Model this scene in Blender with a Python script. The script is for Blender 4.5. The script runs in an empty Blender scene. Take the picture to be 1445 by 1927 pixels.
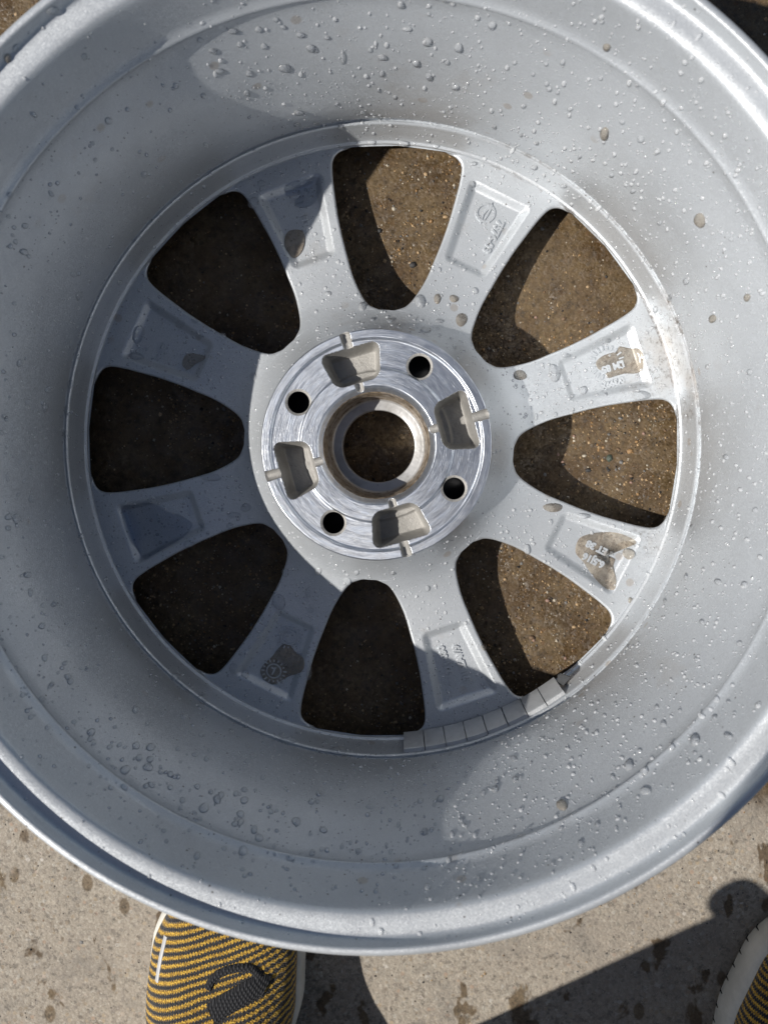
import bpy, bmesh, math, random
import numpy as np
from mathutils import Vector, Matrix
from mathutils.bvhtree import BVHTree

# ---------------------------------------------------------------- camera, sky, sun
sc = bpy.context.scene
col = sc.collection
MM = 0.001
F_PX, PW, PH = 1600.0, 1445.0, 1927.0
CAM = np.array([23.1, -9.2, 538.8])                 # mm above the ground
RX, RY = 0.059, -0.039
def _rot(rx, ry):
    cx, sx, cy, sy = math.cos(rx), math.sin(rx), math.cos(ry), math.sin(ry)
    return np.array([[1, 0, 0], [0, cx, -sx], [0, sx, cx]]) @ np.array([[cy, 0, sy], [0, 1, 0], [-sy, 0, cy]])
RCAM = _rot(RX, RY)
cd = bpy.data.cameras.new("camera")
cam = bpy.data.objects.new("camera", cd)
col.objects.link(cam)
M = Matrix([list(r) for r in RCAM.T]).to_4x4()
M.translation = Vector(CAM * MM)
cam.matrix_world = M
cd.sensor_fit = 'AUTO'; cd.sensor_width = 36.0
cd.lens = 36.0 * F_PX / PH
cd.clip_start = 0.01; cd.clip_end = 500.0
cd.dof.use_dof = True; cd.dof.focus_distance = 0.485; cd.dof.aperture_fstop = 9.0
sc.camera = cam

SUN_EL, SUN_AZ = math.radians(46.5), math.radians(18.0)      # light travels towards SUN_AZ
world = bpy.data.worlds.new("World"); sc.world = world; world.use_nodes = True
wn = world.node_tree; wn.nodes.clear()
sky = wn.nodes.new('ShaderNodeTexSky'); sky.sky_type = 'NISHITA'; sky.sun_disc = False
sky.sun_elevation = SUN_EL
sun_dir = np.array([-math.cos(SUN_AZ), -math.sin(SUN_AZ)])    # horizontally, towards the sun
sky.sun_rotation = math.atan2(sun_dir[0], sun_dir[1]) % (2 * math.pi)
bg = wn.nodes.new('ShaderNodeBackground'); bg.inputs['Strength'].default_value = 0.055
wo = wn.nodes.new('ShaderNodeOutputWorld')
wn.links.new(sky.outputs[0], bg.inputs[0]); wn.links.new(bg.outputs[0], wo.inputs[0])
sl = bpy.data.lights.new("sun", 'SUN'); sl.energy = 4.6; sl.angle = math.radians(0.53); sl.color = (1.0, 0.955, 0.89)
sun = bpy.data.objects.new("sun", sl); col.objects.link(sun)
sun.location = (-1.2, -0.4, 1.4)
sun.rotation_euler = Vector((math.cos(SUN_EL) * math.cos(SUN_AZ), math.cos(SUN_EL) * math.sin(SUN_AZ), -math.sin(SUN_EL))).to_track_quat('-Z', 'Y').to_euler()
sc.view_settings.view_transform = 'Standard'; sc.view_settings.look = 'None'
sc.view_settings.exposure = 0.20; sc.view_settings.gamma = 1.0
sc.render.engine = 'CYCLES'
sc.cycles.max_bounces = 10; sc.cycles.transparent_max_bounces = 24
sc.cycles.caustics_reflective = True; sc.cycles.caustics_refractive = False
sc.cycles.blur_glossy = 0.4; sc.cycles.sample_clamp_indirect = 6.0

rnd = random.Random(7)
rng = np.random.default_rng(11)

def ray(px, py):
    d = np.array([(px - PW / 2) / F_PX, -(py - PH / 2) / F_PX, -1.0]) @ RCAM
    return d / np.linalg.norm(d)
def at(px, py, z):
    d = ray(px, py)
    return CAM + d * ((z - CAM[2]) / d[2])

# ---------------------------------------------------------------- object helpers
def props(o, label=None, cat=None, group=None, kind=None):
    if label: o['label'] = label
    if cat: o['category'] = cat
    if group: o['group'] = group
    if kind: o['kind'] = kind
    return o
def empty(name, loc=(0, 0, 0)):
    o = bpy.data.objects.new(name, None); col.objects.link(o); o.location = Vector(loc); o.empty_display_size = 0.05
    return o
def link(name, me, parent=None):
    o = bpy.data.objects.new(name, me); col.objects.link(o)
    if parent is not None: o.parent = parent
    return o
def build(name, verts, faces, mats, parent=None, matidx=None, smooth=True, angle=None, normals=None):
    """verts in mm -> one linked mesh object in metres"""
    me = bpy.data.meshes.new(name)
    me.from_pydata((np.asarray(verts, float) * MM).tolist(), [], faces if isinstance(faces, list) else faces.tolist())
    for m in (mats if isinstance(mats, (list, tuple)) else [mats]): me.materials.append(m)
    if matidx is not None: me.polygons.foreach_set('material_index', np.asarray(matidx, np.int32))
    me.polygons.foreach_set('use_smooth', np.full(len(me.polygons), smooth))
    me.update()
    if normals is not None: me.normals_split_custom_set_from_vertices(np.asarray(normals).tolist())
    elif angle is not None: me.set_sharp_from_angle(angle=math.radians(angle))
    return link(name, me, parent)
def gridfaces(n, m, closed=False, off=0):
    i = np.arange(n - 1)[:, None]; j = np.arange(m if closed else m - 1)[None, :]
    a = i * m + j; b = i * m + (j + 1) % m; c = (i + 1) * m + (j + 1) % m; d = (i + 1) * m + j
    return np.stack([a, b, c, d], -1).reshape(-1, 4) + off
def hermite(xs, ys):
    xs = np.array(xs, float); ys = np.array(ys, float); s = np.diff(ys) / np.diff(xs)
    m = np.empty_like(ys); m[0] = s[0]; m[-1] = s[-1]
    for i in range(1, len(xs) - 1):
        m[i] = 0 if s[i - 1] * s[i] <= 0 else 2 * s[i - 1] * s[i] / (s[i - 1] + s[i])
    def f(x):
        x = np.clip(np.asarray(x, float), xs[0], xs[-1]); i = np.clip(np.searchsorted(xs, x) - 1, 0, len(xs) - 2)
        h = xs[i + 1] - xs[i]; t = (x - xs[i]) / h
        return ((1 + 2 * t) * (1 - t) ** 2 * ys[i] + t * (1 - t) ** 2 * h * m[i] + t * t * (3 - 2 * t) * ys[i + 1] + t * t * (t - 1) * h * m[i + 1])
    return f
def lathe(name, prof, mats, parent, seg=300, angle=38, closed=True, matfn=None):
    prof = np.array(prof, float); n = len(prof); t = np.linspace(0, 2 * np.pi, seg, endpoint=False)
    V = np.stack([prof[:, 0][:, None] * np.cos(t), prof[:, 0][:, None] * np.sin(t), np.repeat(prof[:, 1][:, None], seg, 1)], -1).reshape(-1, 3)
    Fs = gridfaces(n, seg, True)
    Fs = Fs[:, ::-1]
    if closed:
        j = np.arange(seg); last = (n - 1) * seg
        Fs = np.concatenate([Fs, np.stack([last + j, j, (j + 1) % seg, last + (j + 1) % seg], -1)[:, ::-1]])
    mi = None
    if matfn is not None:
        mi = matfn(V[Fs].mean(1))
    return build(name, V, Fs, mats, parent, mi, True, angle)
def sstep(x, a, b):
    t = np.clip((x - a) / (b - a), 0, 1); return t * t * (3 - 2 * t)

# ---------------------------------------------------------------- material helpers
class NT:
    def __init__(s, name):
        s.m = bpy.data.materials.new(name); s.m.use_nodes = True; s.t = s.m.node_tree; s.t.nodes.clear()
        s.out = s.t.nodes.new('ShaderNodeOutputMaterial')
    def n(s, typ, ins=None, **kw):
        nd = s.t.nodes.new(typ)
        for k, v in kw.items(): setattr(nd, k, v)
        for k, v in (ins or {}).items():
            if isinstance(v, bpy.types.NodeSocket): s.t.links.new(v, nd.inputs[k])
            elif v is not None: nd.inputs[k].default_value = v
        return nd
    def math(s, op, a, b=None, c=None, clamp=False):
        nd = s.t.nodes.new('ShaderNodeMath'); nd.operation = op; nd.use_clamp = clamp
        for i, v in enumerate((a, b, c)):
            if v is None: continue
            if isinstance(v, bpy.types.NodeSocket): s.t.links.new(v, nd.inputs[i])
            else: nd.inputs[i].default_value = v
        return nd.outputs[0]
    def vmath(s, op, a, b=None, scale=None):
        nd = s.t.nodes.new('ShaderNodeVectorMath'); nd.operation = op
        for i, v in enumerate((a, b)):
            if v is None: continue
            if isinstance(v, bpy.types.NodeSocket): s.t.links.new(v, nd.inputs[i])
            else: nd.inputs[i].default_value = v
        if scale is not None: nd.inputs['Scale'].default_value = scale
        return nd.outputs['Value'] if op in ('LENGTH', 'DISTANCE', 'DOT_PRODUCT') else nd.outputs[0]
    def co(s): return s.n('ShaderNodeTexCoord').outputs['Object']
    def noise(s, vec, scale, detail=4, rough=0.55, dist=0.0):
        return s.n('ShaderNodeTexNoise', {'Vector': vec, 'Scale': scale, 'Detail': detail, 'Roughness': rough, 'Distortion': dist}).outputs['Fac']
    def voro(s, vec, scale, feature='F1', rand=1.0):
        return s.n('ShaderNodeTexVoronoi', {'Vector': vec, 'Scale': scale, 'Randomness': rand}, feature=feature)
    def ramp(s, fac, stops, interp='LINEAR'):
        nd = s.t.nodes.new('ShaderNodeValToRGB'); nd.color_ramp.interpolation = interp
        e = nd.color_ramp.elements
        while len(e) > 1: e.remove(e[-1])
        for i, (p, c) in enumerate(stops):
            x = e[0] if i == 0 else e.new(p)
            x.position = p; x.color = (c if len(c) == 4 else (*c, 1)) if hasattr(c, '__len__') else (c, c, c, 1)
        s.t.links.new(fac, nd.inputs[0]); return nd.outputs['Color']
    def rng(s, v, a, b, c=0.0, d=1.0, smooth=True):
        nd = s.n('ShaderNodeMapRange', {'Value': v, 'From Min': a, 'From Max': b, 'To Min': c, 'To Max': d}, interpolation_type='SMOOTHSTEP' if smooth else 'LINEAR')
        return nd.outputs[0]
    def mix(s, fac, a, b, blend='MIX'):
        nd = s.t.nodes.new('ShaderNodeMix'); nd.data_type = 'RGBA'; nd.blend_type = blend
        for k, v in ((0, fac), (6, a), (7, b)):
            if isinstance(v, bpy.types.NodeSocket): s.t.links.new(v, nd.inputs[k])
            else: nd.inputs[k].default_value = v if not hasattr(v, '__len__') or len(v) == 4 else (*v, 1)
        return nd.outputs[2]
    def bump(s, h, strength=1.0, dist=0.001, normal=None):
        return s.n('ShaderNodeBump', {'Height': h, 'Strength': strength, 'Distance': dist, 'Normal': normal}).outputs[0]
    def principled(s, **kw):
        ins = {k.replace('_', ' '): v for k, v in kw.items()}
        for k, v in list(ins.items()):
            if hasattr(v, '__len__') and not isinstance(v, (bpy.types.NodeSocket, str)) and len(v) == 3 and 'Color' in k: ins[k] = (*v, 1)
        p = s.n('ShaderNodeBsdfPrincipled', ins)
        s.t.links.new(p.outputs[0], s.out.inputs[0]); return s.m
    def shader(s, sh): s.t.links.new(sh, s.out.inputs[0]); return s.m

def flake_normal(T, co, amt, scale, base=None):
    v = T.voro(co, scale)
    r = T.vmath('SUBTRACT', v.outputs['Color'], (0.5, 0.5, 0.5))
    r = T.vmath('SCALE', r, scale=amt)
    nrm = base if base is not None else T.n('ShaderNodeNewGeometry').outputs['Normal']
    return T.vmath('NORMALIZE', T.vmath('ADD', nrm, r)), v

RIM = [(179.6, 19.4), (179.65, 21.4), (179.9, 21.9), (180.9, 22.2), (181.3, 22.8), (182.3, 30), (183.4, 36.0), (183.7, 37.6), (183.8, 39.2), (184.1, 40.2), (184.7, 40.8), (185.4, 40.7), (186.0, 40.3), (186.5, 41.0), (186.2, 42.6),
       (185.2, 45.0), (183.9, 48.4), (182.6, 53.5), (181.9, 60), (181.5, 66), (181.4, 71), (181.9, 78), (182.9, 86), (184.1, 94), (185.4, 102), (187.0, 110), (189.2, 119), (191.7, 127), (194.3, 135), (196.3, 141.5), (197.9, 147.4),
       (197.7, 148.6), (197.1, 149.5), (197.0, 150.6), (197.5, 151.7), (198.7, 152.8), (199.6, 157), (200.6, 163), (201.8, 169), (202.7, 174), (203.4, 177.6), (203.9, 179.2), (204.6, 180.6), (205.9, 181.6),
       (209, 182.3), (211.8, 182.8), (213.2, 183.1), (214.2, 183.7), (214.9, 185.0), (215.3, 186.8), (215.5, 188.4), (215.8, 189.4), (216.4, 189.8), (217.6, 189.95), (218.7, 189.7), (219.4, 188.9), (219.7, 187.4),
       (219.4, 185), (217.6, 182.0), (212, 178.4), (208.0, 173), (206.0, 152), (203, 141), (196.6, 124), (188, 104), (186.6, 76), (190.5, 45), (202, 31), (205.5, 19), (207, 13.5), (217.8, 10), (219.4, 6), (219.0, 1.2), (217.5, 0.1),
       (214.5, 1.0), (206, 2.6), (192, 5), (184, 9), (181, 14)]
# grime patches: (x, y, z mm, radius mm)
GRIME = [(163, 47, 25, 30), (168, 66, 25, 18), (178, 20, 30, 14), (160, -56, 22, 16), (172, 78, 40, 20), (183, 35, 38, 16)]
def rim_at(px, py):
    zz = np.array([q[1] for q in RIM[5:50]]); rr = np.array([q[0] for q in RIM[5:50]])
    for z in np.arange(189, 41, -0.5):
        p = at(px, py, z); i = int(np.argmin(np.abs(zz - z)))
        if math.hypot(p[0], p[1]) <= rr[i]: return p
    return at(px, py, 45)
SMEAR = [(915, 60, 9, .28), (905, 130, 9, .25), (890, 200, 13, .30), (850, 225, 12, .25), (1225, 70, 9, .5), (1420, 285, 11, .7), (1150, 30, 8, .5), (60, 1462, 8, .6), (240, 1425, 13, .4), (310, 1590, 17, .4), (600, 1628, 14, .55), (1062, 1640, 9, .7), (1388, 320, 8, .5),
         (930, 1690, 7, .4), (720, 1690, 8, .35), (1290, 250, 9, .25), (1270, 610, 10, .45), (1215, 470, 9, .45)]
def mat_paint():
    T = NT('silver_paint'); co = T.co()
    nb = T.bump(T.noise(co, 1200, 3), 0.06, 0.0005)
    nrm, v = flake_normal(T, co, 0.19, 2700, nb)
    g = T.noise(co, 14, 5, 0.6)
    base = T.mix(T.rng(g, 0.35, 0.7), (0.535, 0.566, 0.597), (0.472, 0.498, 0.525))
    fl = T.rng(v.outputs['Color'], 0.0, 1.0)
    base = T.mix(0.16, base, T.ramp(T.n('ShaderNodeSeparateColor', {'Color': v.outputs['Color']}).outputs[0], [(0.0, 0.34), (0.8, 0.56), (1.0, 0.95)]))
    # brown water marks and road grime
    st = T.noise(co, 42, 3, 0.5)
    spots = T.rng(T.voro(co, 52).outputs['Distance'], 0.10, 0.16, 1.0, 0.0)
    sel = T.rng(T.noise(co, 9, 2), 0.56, 0.62)
    base = T.mix(T.math('MULTIPLY', T.math('MULTIPLY', spots, sel), 0.42), base, (0.33, 0.26, 0.19))
    streak = T.math('MULTIPLY', T.rng(T.noise(co, 24, 6, 0.7), 0.60, 0.74), 0.18)
    base = T.mix(streak, base, (0.38, 0.33, 0.28))
    gm = None
    for (x, y, z, R) in GRIME:
        d = T.rng(T.vmath('DISTANCE', co, (x * MM, y * MM, z * MM)), R * MM * 0.2, R * MM, 1.0, 0.0)
        gm = d if gm is None else T.math('MAXIMUM', gm, d)
    fine = T.rng(T.noise(co, 300, 6, 0.75), 0.50, 0.66)
    wash = T.rng(T.noise(co, 60, 4, 0.6), 0.40, 0.70)
    base = T.mix(T.math('MULTIPLY', gm, T.math('MULTIPLY', wash, 0.40)), base, (0.34, 0.27, 0.20))
    base = T.mix(T.math('MULTIPLY', gm, T.math('MULTIPLY', fine, 0.62)), base, (0.085, 0.062, 0.043))
    wob = T.vmath('ADD', co, T.vmath('SCALE', T.vmath('SUBTRACT', T.n('ShaderNodeTexNoise', {'Vector': co, 'Scale': 90.0, 'Detail': 4.0}).outputs['Color'], (0.5, 0.5, 0.5)), scale=0.012))
    sm = None
    for (px, py, R, st_) in SMEAR:
        q = rim_at(px, py)
        d = T.rng(T.vmath('DISTANCE', wob, tuple(q * MM)), R * MM * 0.25, R * MM, st_, 0.0)
        sm = d if sm is None else T.math('MAXIMUM', sm, d)
    base = T.mix(T.math('MULTIPLY', sm, T.rng(T.noise(co, 160, 4, 0.65), 0.3, 0.6, 0.35, 0.95)), base, (0.21, 0.175, 0.145))
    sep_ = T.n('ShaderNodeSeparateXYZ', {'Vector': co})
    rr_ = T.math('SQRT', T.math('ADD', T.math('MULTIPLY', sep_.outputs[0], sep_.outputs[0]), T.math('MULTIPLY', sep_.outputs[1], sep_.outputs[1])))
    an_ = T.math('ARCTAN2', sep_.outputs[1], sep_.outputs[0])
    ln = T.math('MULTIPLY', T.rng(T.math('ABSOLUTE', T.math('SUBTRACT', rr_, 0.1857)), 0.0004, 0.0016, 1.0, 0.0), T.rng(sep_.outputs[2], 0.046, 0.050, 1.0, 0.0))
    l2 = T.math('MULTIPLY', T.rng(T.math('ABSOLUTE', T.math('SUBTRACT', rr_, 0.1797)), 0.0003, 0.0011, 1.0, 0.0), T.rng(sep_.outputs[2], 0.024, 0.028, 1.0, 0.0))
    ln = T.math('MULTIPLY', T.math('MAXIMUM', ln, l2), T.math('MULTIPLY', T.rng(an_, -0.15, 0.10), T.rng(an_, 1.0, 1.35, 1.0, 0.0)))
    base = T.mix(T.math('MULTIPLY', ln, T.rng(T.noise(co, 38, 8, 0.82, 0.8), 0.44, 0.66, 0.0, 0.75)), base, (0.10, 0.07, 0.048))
    speck = T.rng(T.voro(co, 150).outputs['Distance'], 0.05, 0.10, 1.0, 0.0)
    yb = T.n('ShaderNodeSeparateXYZ', {'Vector': co}).outputs[1]
    ssel = T.rng(T.math('ADD', T.noise(co, 20, 2), T.rng(yb, -0.06, -0.17, 0.0, 0.20)), 0.57, 0.63)
    base = T.mix(T.math('MULTIPLY', T.math('MULTIPLY', speck, ssel), 0.8), base, (0.07, 0.055, 0.045))
    rough = T.rng(T.noise(co, 30, 4), 0.3, 0.7, 0.42, 0.52)
    return T.principled(Base_Color=base, Metallic=0.48, Roughness=rough, Normal=nrm, Coat_Weight=0.12, Coat_Roughness=0.22)
def mat_machined():
    T = NT('machined_aluminium'); co = T.co()
    sep = T.n('ShaderNodeSeparateXYZ', {'Vector': co})
    r = T.math('SQRT', T.math('ADD', T.math('MULTIPLY', sep.outputs[0], sep.outputs[0]), T.math('MULTIPLY', sep.outputs[1], sep.outputs[1])))
    ang = T.math('ARCTAN2', sep.outputs[1], sep.outputs[0])
    pv = T.n('ShaderNodeCombineXYZ', {0: T.math('MULTIPLY', r, 2600.0), 1: T.math('MULTIPLY', ang, 5.0), 2: 0.0}).outputs[0]
    pv2 = T.n('ShaderNodeCombineXYZ', {0: T.math('MULTIPLY', r, 700.0), 1: T.math('MULTIPLY', ang, 9.0), 2: 3.0}).outputs[0]
    l1 = T.noise(pv, 1.0, 3, 0.6); l2 = T.noise(pv2, 1.0, 4, 0.6)
    scr = T.rng(T.noise(T.vmath('MULTIPLY', co, (1.0, 1.0, 1.0)), 210, 6, 0.8, 0.6), 0.56, 0.62)
    blot = T.noise(T.n('ShaderNodeCombineXYZ', {0: T.math('MULTIPLY', r, 420.0), 1: T.math('MULTIPLY', ang, 3.2), 2: 1.0}).outputs[0], 1.0, 6, 0.68)
    base = T.mix(T.rng(l2, 0.3, 0.7), (0.66, 0.68, 0.71), (0.50, 0.53, 0.58))
    base = T.mix(T.math('MULTIPLY', T.rng(blot, 0.42, 0.66), 0.60), base, (0.36, 0.41, 0.50))
    base = T.mix(T.math('MULTIPLY', scr, 0.30), base, (0.86, 0.87, 0.86))
    h = T.math('ADD', T.math('MULTIPLY', l1, 0.6), T.math('MULTIPLY', blot, 0.35))
    nrm = T.bump(h, 0.45, 0.0004)
    rough = T.math('ADD', T.rng(blot, 0.3, 0.75, 0.26, 0.44), T.math('MULTIPLY', l1, 0.06))
    tan = T.n('ShaderNodeTangent', direction_type='RADIAL', axis='Z').outputs[0]
    return T.principled(Base_Color=base, Metallic=0.92, Roughness=rough, Normal=nrm, Anisotropic=0.35, Tangent=tan)
def mat_cast():
    T = NT('cast_aluminium'); co = T.co()
    n = T.noise(co, 420, 6, 0.75); g = T.noise(co, 75, 5)
    base = T.mix(T.rng(g, 0.35, 0.7), (0.37, 0.36, 0.34), (0.28, 0.272, 0.255))
    base = T.mix(T.math('MULTIPLY', T.rng(T.noise(co, 900, 2), 0.62, 0.72), 0.4), base, (0.2, 0.18, 0.16))
    return T.principled(Base_Color=base, Metallic=0.35, Roughness=0.55, Normal=T.bump(n, 0.8, 0.0009))
def mat_bore():
    T = NT('grimy_bore_metal'); co = T.co()
    sep = T.n('ShaderNodeSeparateXYZ', {'Vector': co}); z = sep.outputs[2]
    band = T.math('MULTIPLY', T.rng(z, 0.0309, 0.0325), 1.0)
    d = T.math('MULTIPLY', band, T.rng(T.noise(co, 120, 5, 0.7), 0.30, 0.60, 0.55, 1.0))
    base = T.mix(T.rng(T.noise(co, 80, 4), 0.4, 0.7), (0.44, 0.44, 0.44), (0.30, 0.295, 0.285))
    base = T.mix(d, base, T.mix(T.rng(T.noise(co, 240, 5, 0.75), 0.4, 0.62), (0.34, 0.27, 0.19), (0.13, 0.095, 0.065)))
    sp = T.rng(T.voro(co, 260).outputs['Distance'], 0.06, 0.14, 1.0, 0.0)
    base = T.mix(T.math('MULTIPLY', sp, T.rng(T.noise(co, 50, 2), 0.52, 0.6)), base, (0.06, 0.05, 0.04))
    return T.principled(Base_Color=base, Metallic=0.4, Roughness=0.42, Normal=T.bump(T.noise(co, 400, 4), 0.3, 0.0005))
def mat_plain(name, c, rough=0.5, metal=0.0, bumpscale=None, var=0.0):
    T = NT(name); co = T.co(); base = (*c, 1); nrm = None
    if var: base = T.mix(T.rng(T.noise(co, 70, 5, 0.65), 0.3, 0.7), tuple(x * (1 - var) for x in c), tuple(min(1, x * (1 + var)) for x in c))
    if bumpscale: nrm = T.bump(T.noise(co, bumpscale, 4), 0.4, 0.0005)
    return T.principled(Base_Color=base, Roughness=rough, Metallic=metal, Normal=nrm)
def mat_water(name, tint, dirt=0.0, sun_white=0.0):
    T = NT(name); co = T.co()
    lw = T.n('ShaderNodeLayerWeight', {'Blend': 0.5})
    edge = T.math('POWER', lw.outputs['Facing'], 2.6)
    tr = T.n('ShaderNodeBsdfTransparent', {'Color': (*tint, 1)}).outputs[0]
    body = tr
    if dirt > 0:
        c = T.mix(T.rng(T.noise(co, 420, 5, 0.75), 0.42, 0.66), (0.44, 0.385, 0.315), (0.20, 0.16, 0.125))
        df = T.n('ShaderNodeBsdfDiffuse', {'Color': c}).outputs[0]
        body = T.n('ShaderNodeMixShader', {0: T.rng(T.noise(co, 110, 4, 0.6), 0.35, 0.65, dirt * 0.7, min(0.9, dirt * 1.3)), 1: tr, 2: df}).outputs[0]
    if sun_white > 0:
        body = T.n('ShaderNodeMixShader', {0: sun_white, 1: tr, 2: T.n('ShaderNodeBsdfDiffuse', {'Color': (0.86, 0.88, 0.90, 1)}).outputs[0]}).outputs[0]  # white put into the drop's colour for the sunlight it would gather
    rf = T.n('ShaderNodeBsdfRefraction', {'Color': (0.9, 0.9, 0.9, 1), 'IOR': 1.333, 'Roughness': 0.02}).outputs[0]
    s = T.n('ShaderNodeMixShader', {0: T.math('MULTIPLY', edge, 0.88), 1: body, 2: rf}).outputs[0]
    fr = T.n('ShaderNodeFresnel', {'IOR': 1.333}).outputs[0]
    gl = T.n('ShaderNodeBsdfGlossy', {'Color': (1, 1, 1, 1), 'Roughness': 0.06}).outputs[0]
    return T.shader(T.n('ShaderNodeMixShader', {0: fr, 1: s, 2: gl}).outputs[0])
def mat_ground():
    T = NT('concrete'); co = T.co()
    sep = T.n('ShaderNodeSeparateXYZ', {'Vector': co})
    warp = T.noise(co, 11, 5, 0.6)
    # wet where the wheel was rinsed, dry towards the viewer
    yy = T.math('ADD', sep.outputs[1], T.math('MULTIPLY', T.math('SUBTRACT', warp, 0.5), 0.10))
    wet = T.rng(yy, -0.232, -0.208)
    vs = T.n('ShaderNodeVectorMath', {0: co, 1: (1.0, 0.62, 1.0)}, operation='MULTIPLY').outputs[0]
    blot = T.math('MULTIPLY', T.rng(T.noise(vs, 46, 4, 0.55, 0.3), 0.585, 0.635), 0.85)
    drip = T.rng(T.voro(vs, 42).outputs['Distance'], 0.13, 0.18, 0.75, 0.0)
    drip = T.math('MULTIPLY', drip, T.rng(T.noise(co, 17, 2), 0.47, 0.52))
    spot = T.math('MAXIMUM', blot, drip)
    wetf = T.math('MAXIMUM', wet, spot)
    a = T.voro(co, 430); ac = T.n('ShaderNodeSeparateColor', {'Color': a.outputs['Color']})
    b = T.voro(co, 1150); bc = T.n('ShaderNodeSeparateColor', {'Color': b.outputs['Color']})
    g1 = T.ramp(ac.outputs[0], [(0.0, (0.12, 0.10, 0.085)), (0.12, (0.26, 0.215, 0.165)), (0.5, (0.355, 0.30, 0.235)), (0.82, (0.42, 0.355, 0.275)), (0.95, (0.50, 0.44, 0.35)), (1.0, (0.60, 0.55, 0.47))])
    g2 = T.ramp(bc.outputs[1], [(0.0, (0.16, 0.13, 0.105)), (0.3, (0.31, 0.26, 0.20)), (0.8, (0.40, 0.34, 0.265)), (1.0, (0.56, 0.50, 0.41))])
    base = T.mix(0.42, g1, g2)
    c3 = T.voro(co, 250); c3c = T.n('ShaderNodeSeparateColor', {'Color': c3.outputs['Color']})
    agg = T.math('MULTIPLY', T.rng(c3.outputs['Distance'], 0.30, 0.42, 1.0, 0.0), T.rng(c3c.outputs[0], 0.55, 0.60))
    base = T.mix(T.math('MULTIPLY', agg, 0.75), base, T.ramp(c3c.outputs[1], [(0.0, (0.10, 0.085, 0.07)), (0.25, (0.22, 0.17, 0.12)), (0.5, (0.40, 0.30, 0.19)), (0.75, (0.46, 0.40, 0.32)), (0.92, (0.36, 0.23, 0.15)), (1.0, (0.66, 0.62, 0.55))]))
    base = T.mix(T.rng(T.noise(co, 8, 6, 0.65), 0.35, 0.68, 0.0, 0.55), base, (0.30, 0.25, 0.20))
    base = T.mix(T.rng(T.noise(co, 210, 6, 0.72), 0.53, 0.63, 0.0, 0.72), base, (0.115, 0.098, 0.078))
    base = T.mix(T.rng(T.noise(co, 420, 3, 0.7), 0.60, 0.70, 0.0, 0.6), base, (0.60, 0.53, 0.42))
    base = T.mix(T.rng(T.noise(co, 33, 5, 0.7), 0.50, 0.68, 0.0, 0.5), base, (0.20, 0.175, 0.145))
    pits = T.rng(T.voro(co, 130).outputs['Distance'], 0.05, 0.09, 1.0, 0.0)
    base = T.mix(T.math('MULTIPLY', pits, 0.85), base, (0.03, 0.026, 0.022))
    base = T.mix(1.0, base, (0.89, 0.92, 0.955), 'MULTIPLY')
    wcol = T.mix(1.0, base, (0.375, 0.285, 0.165), 'MULTIPLY')
    scum = T.rng(T.noise(co, 26, 6, 0.65), 0.40, 0.62, 0.0, 0.85)
    wcol = T.mix(scum, wcol, T.mix(1.0, wcol, (0.62, 0.55, 0.48), 'MULTIPLY'))
    base = T.mix(wetf, base, wcol)
    h = T.math('ADD', T.math('MULTIPLY', a.outputs['Distance'], -0.5), T.math('MULTIPLY', T.noise(co, 320, 6, 0.7), 0.9))
    h = T.math('ADD', h, T.math('MULTIPLY', T.noise(co, 60, 5, 0.65), 0.7))
    h = T.math('SUBTRACT', h, T.math('MULTIPLY', pits, 0.8))
    nb = T.bump(h, 0.8, 0.0007)
    jit = T.vmath('SCALE', T.vmath('SUBTRACT', T.mix(0.5, a.outputs['Color'], b.outputs['Color']), (0.5, 0.5, 0.5)), scale=0.55)
    nrm = T.vmath('NORMALIZE', T.vmath('ADD', nb, jit))
    rough = T.math('SUBTRACT', 0.88, T.math('MULTIPLY', wet, T.rng(T.noise(co, 70, 4), 0.4, 0.65, 0.20, 0.56)))
    return T.principled(Base_Color=base, Roughness=rough, Normal=nrm)
def mat_knit():
    T = NT('striped_knit'); co = T.co()
    sep = T.n('ShaderNodeSeparateXYZ', {'Vector': co}); x, y, z = sep.outputs
    w = T.math('MULTIPLY', T.math('SUBTRACT', T.noise(co, 38, 3), 0.5), 0.0035)
    zig = T.math('MULTIPLY', T.math('PINGPONG', T.math('ADD', x, T.math('MULTIPLY', z, 0.8)), 0.0009), 1.2)
    s = T.math('ADD', T.math('ADD', T.math('MULTIPLY', y, 0.97), T.math('MULTIPLY', x, -0.34)), T.math('ADD', w, zig))
    s = T.math('ADD', s, T.math('MULTIPLY', z, 0.12))
    f = T.math('FRACT', T.math('DIVIDE', s, 0.0041))
    m = T.math('MULTIPLY', T.rng(f, 0.03, 0.12), T.rng(f, 0.50, 0.60, 1.0, 0.0))
    yarn = T.voro(T.vmath('MULTIPLY', co, (1.0, 1.5, 1.0)), 720)
    yd = yarn.outputs['Distance']
    yc = T.mix(T.rng(yd, 0.1, 0.7), (0.74, 0.46, 0.055), (0.30, 0.165, 0.012))
    bc = T.mix(T.rng(yd, 0.1, 0.7), (0.030, 0.031, 0.034), (0.008, 0.008, 0.010))
    base = T.mix(m, bc, yc)
    h = T.math('ADD', T.math('MULTIPLY', m, 0.5), T.math('MULTIPLY', yd, -0.7))
    return T.principled(Base_Color=base, Roughness=0.85, Normal=T.bump(h, 0.9, 0.0009), Sheen_Weight=0.25)

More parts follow.
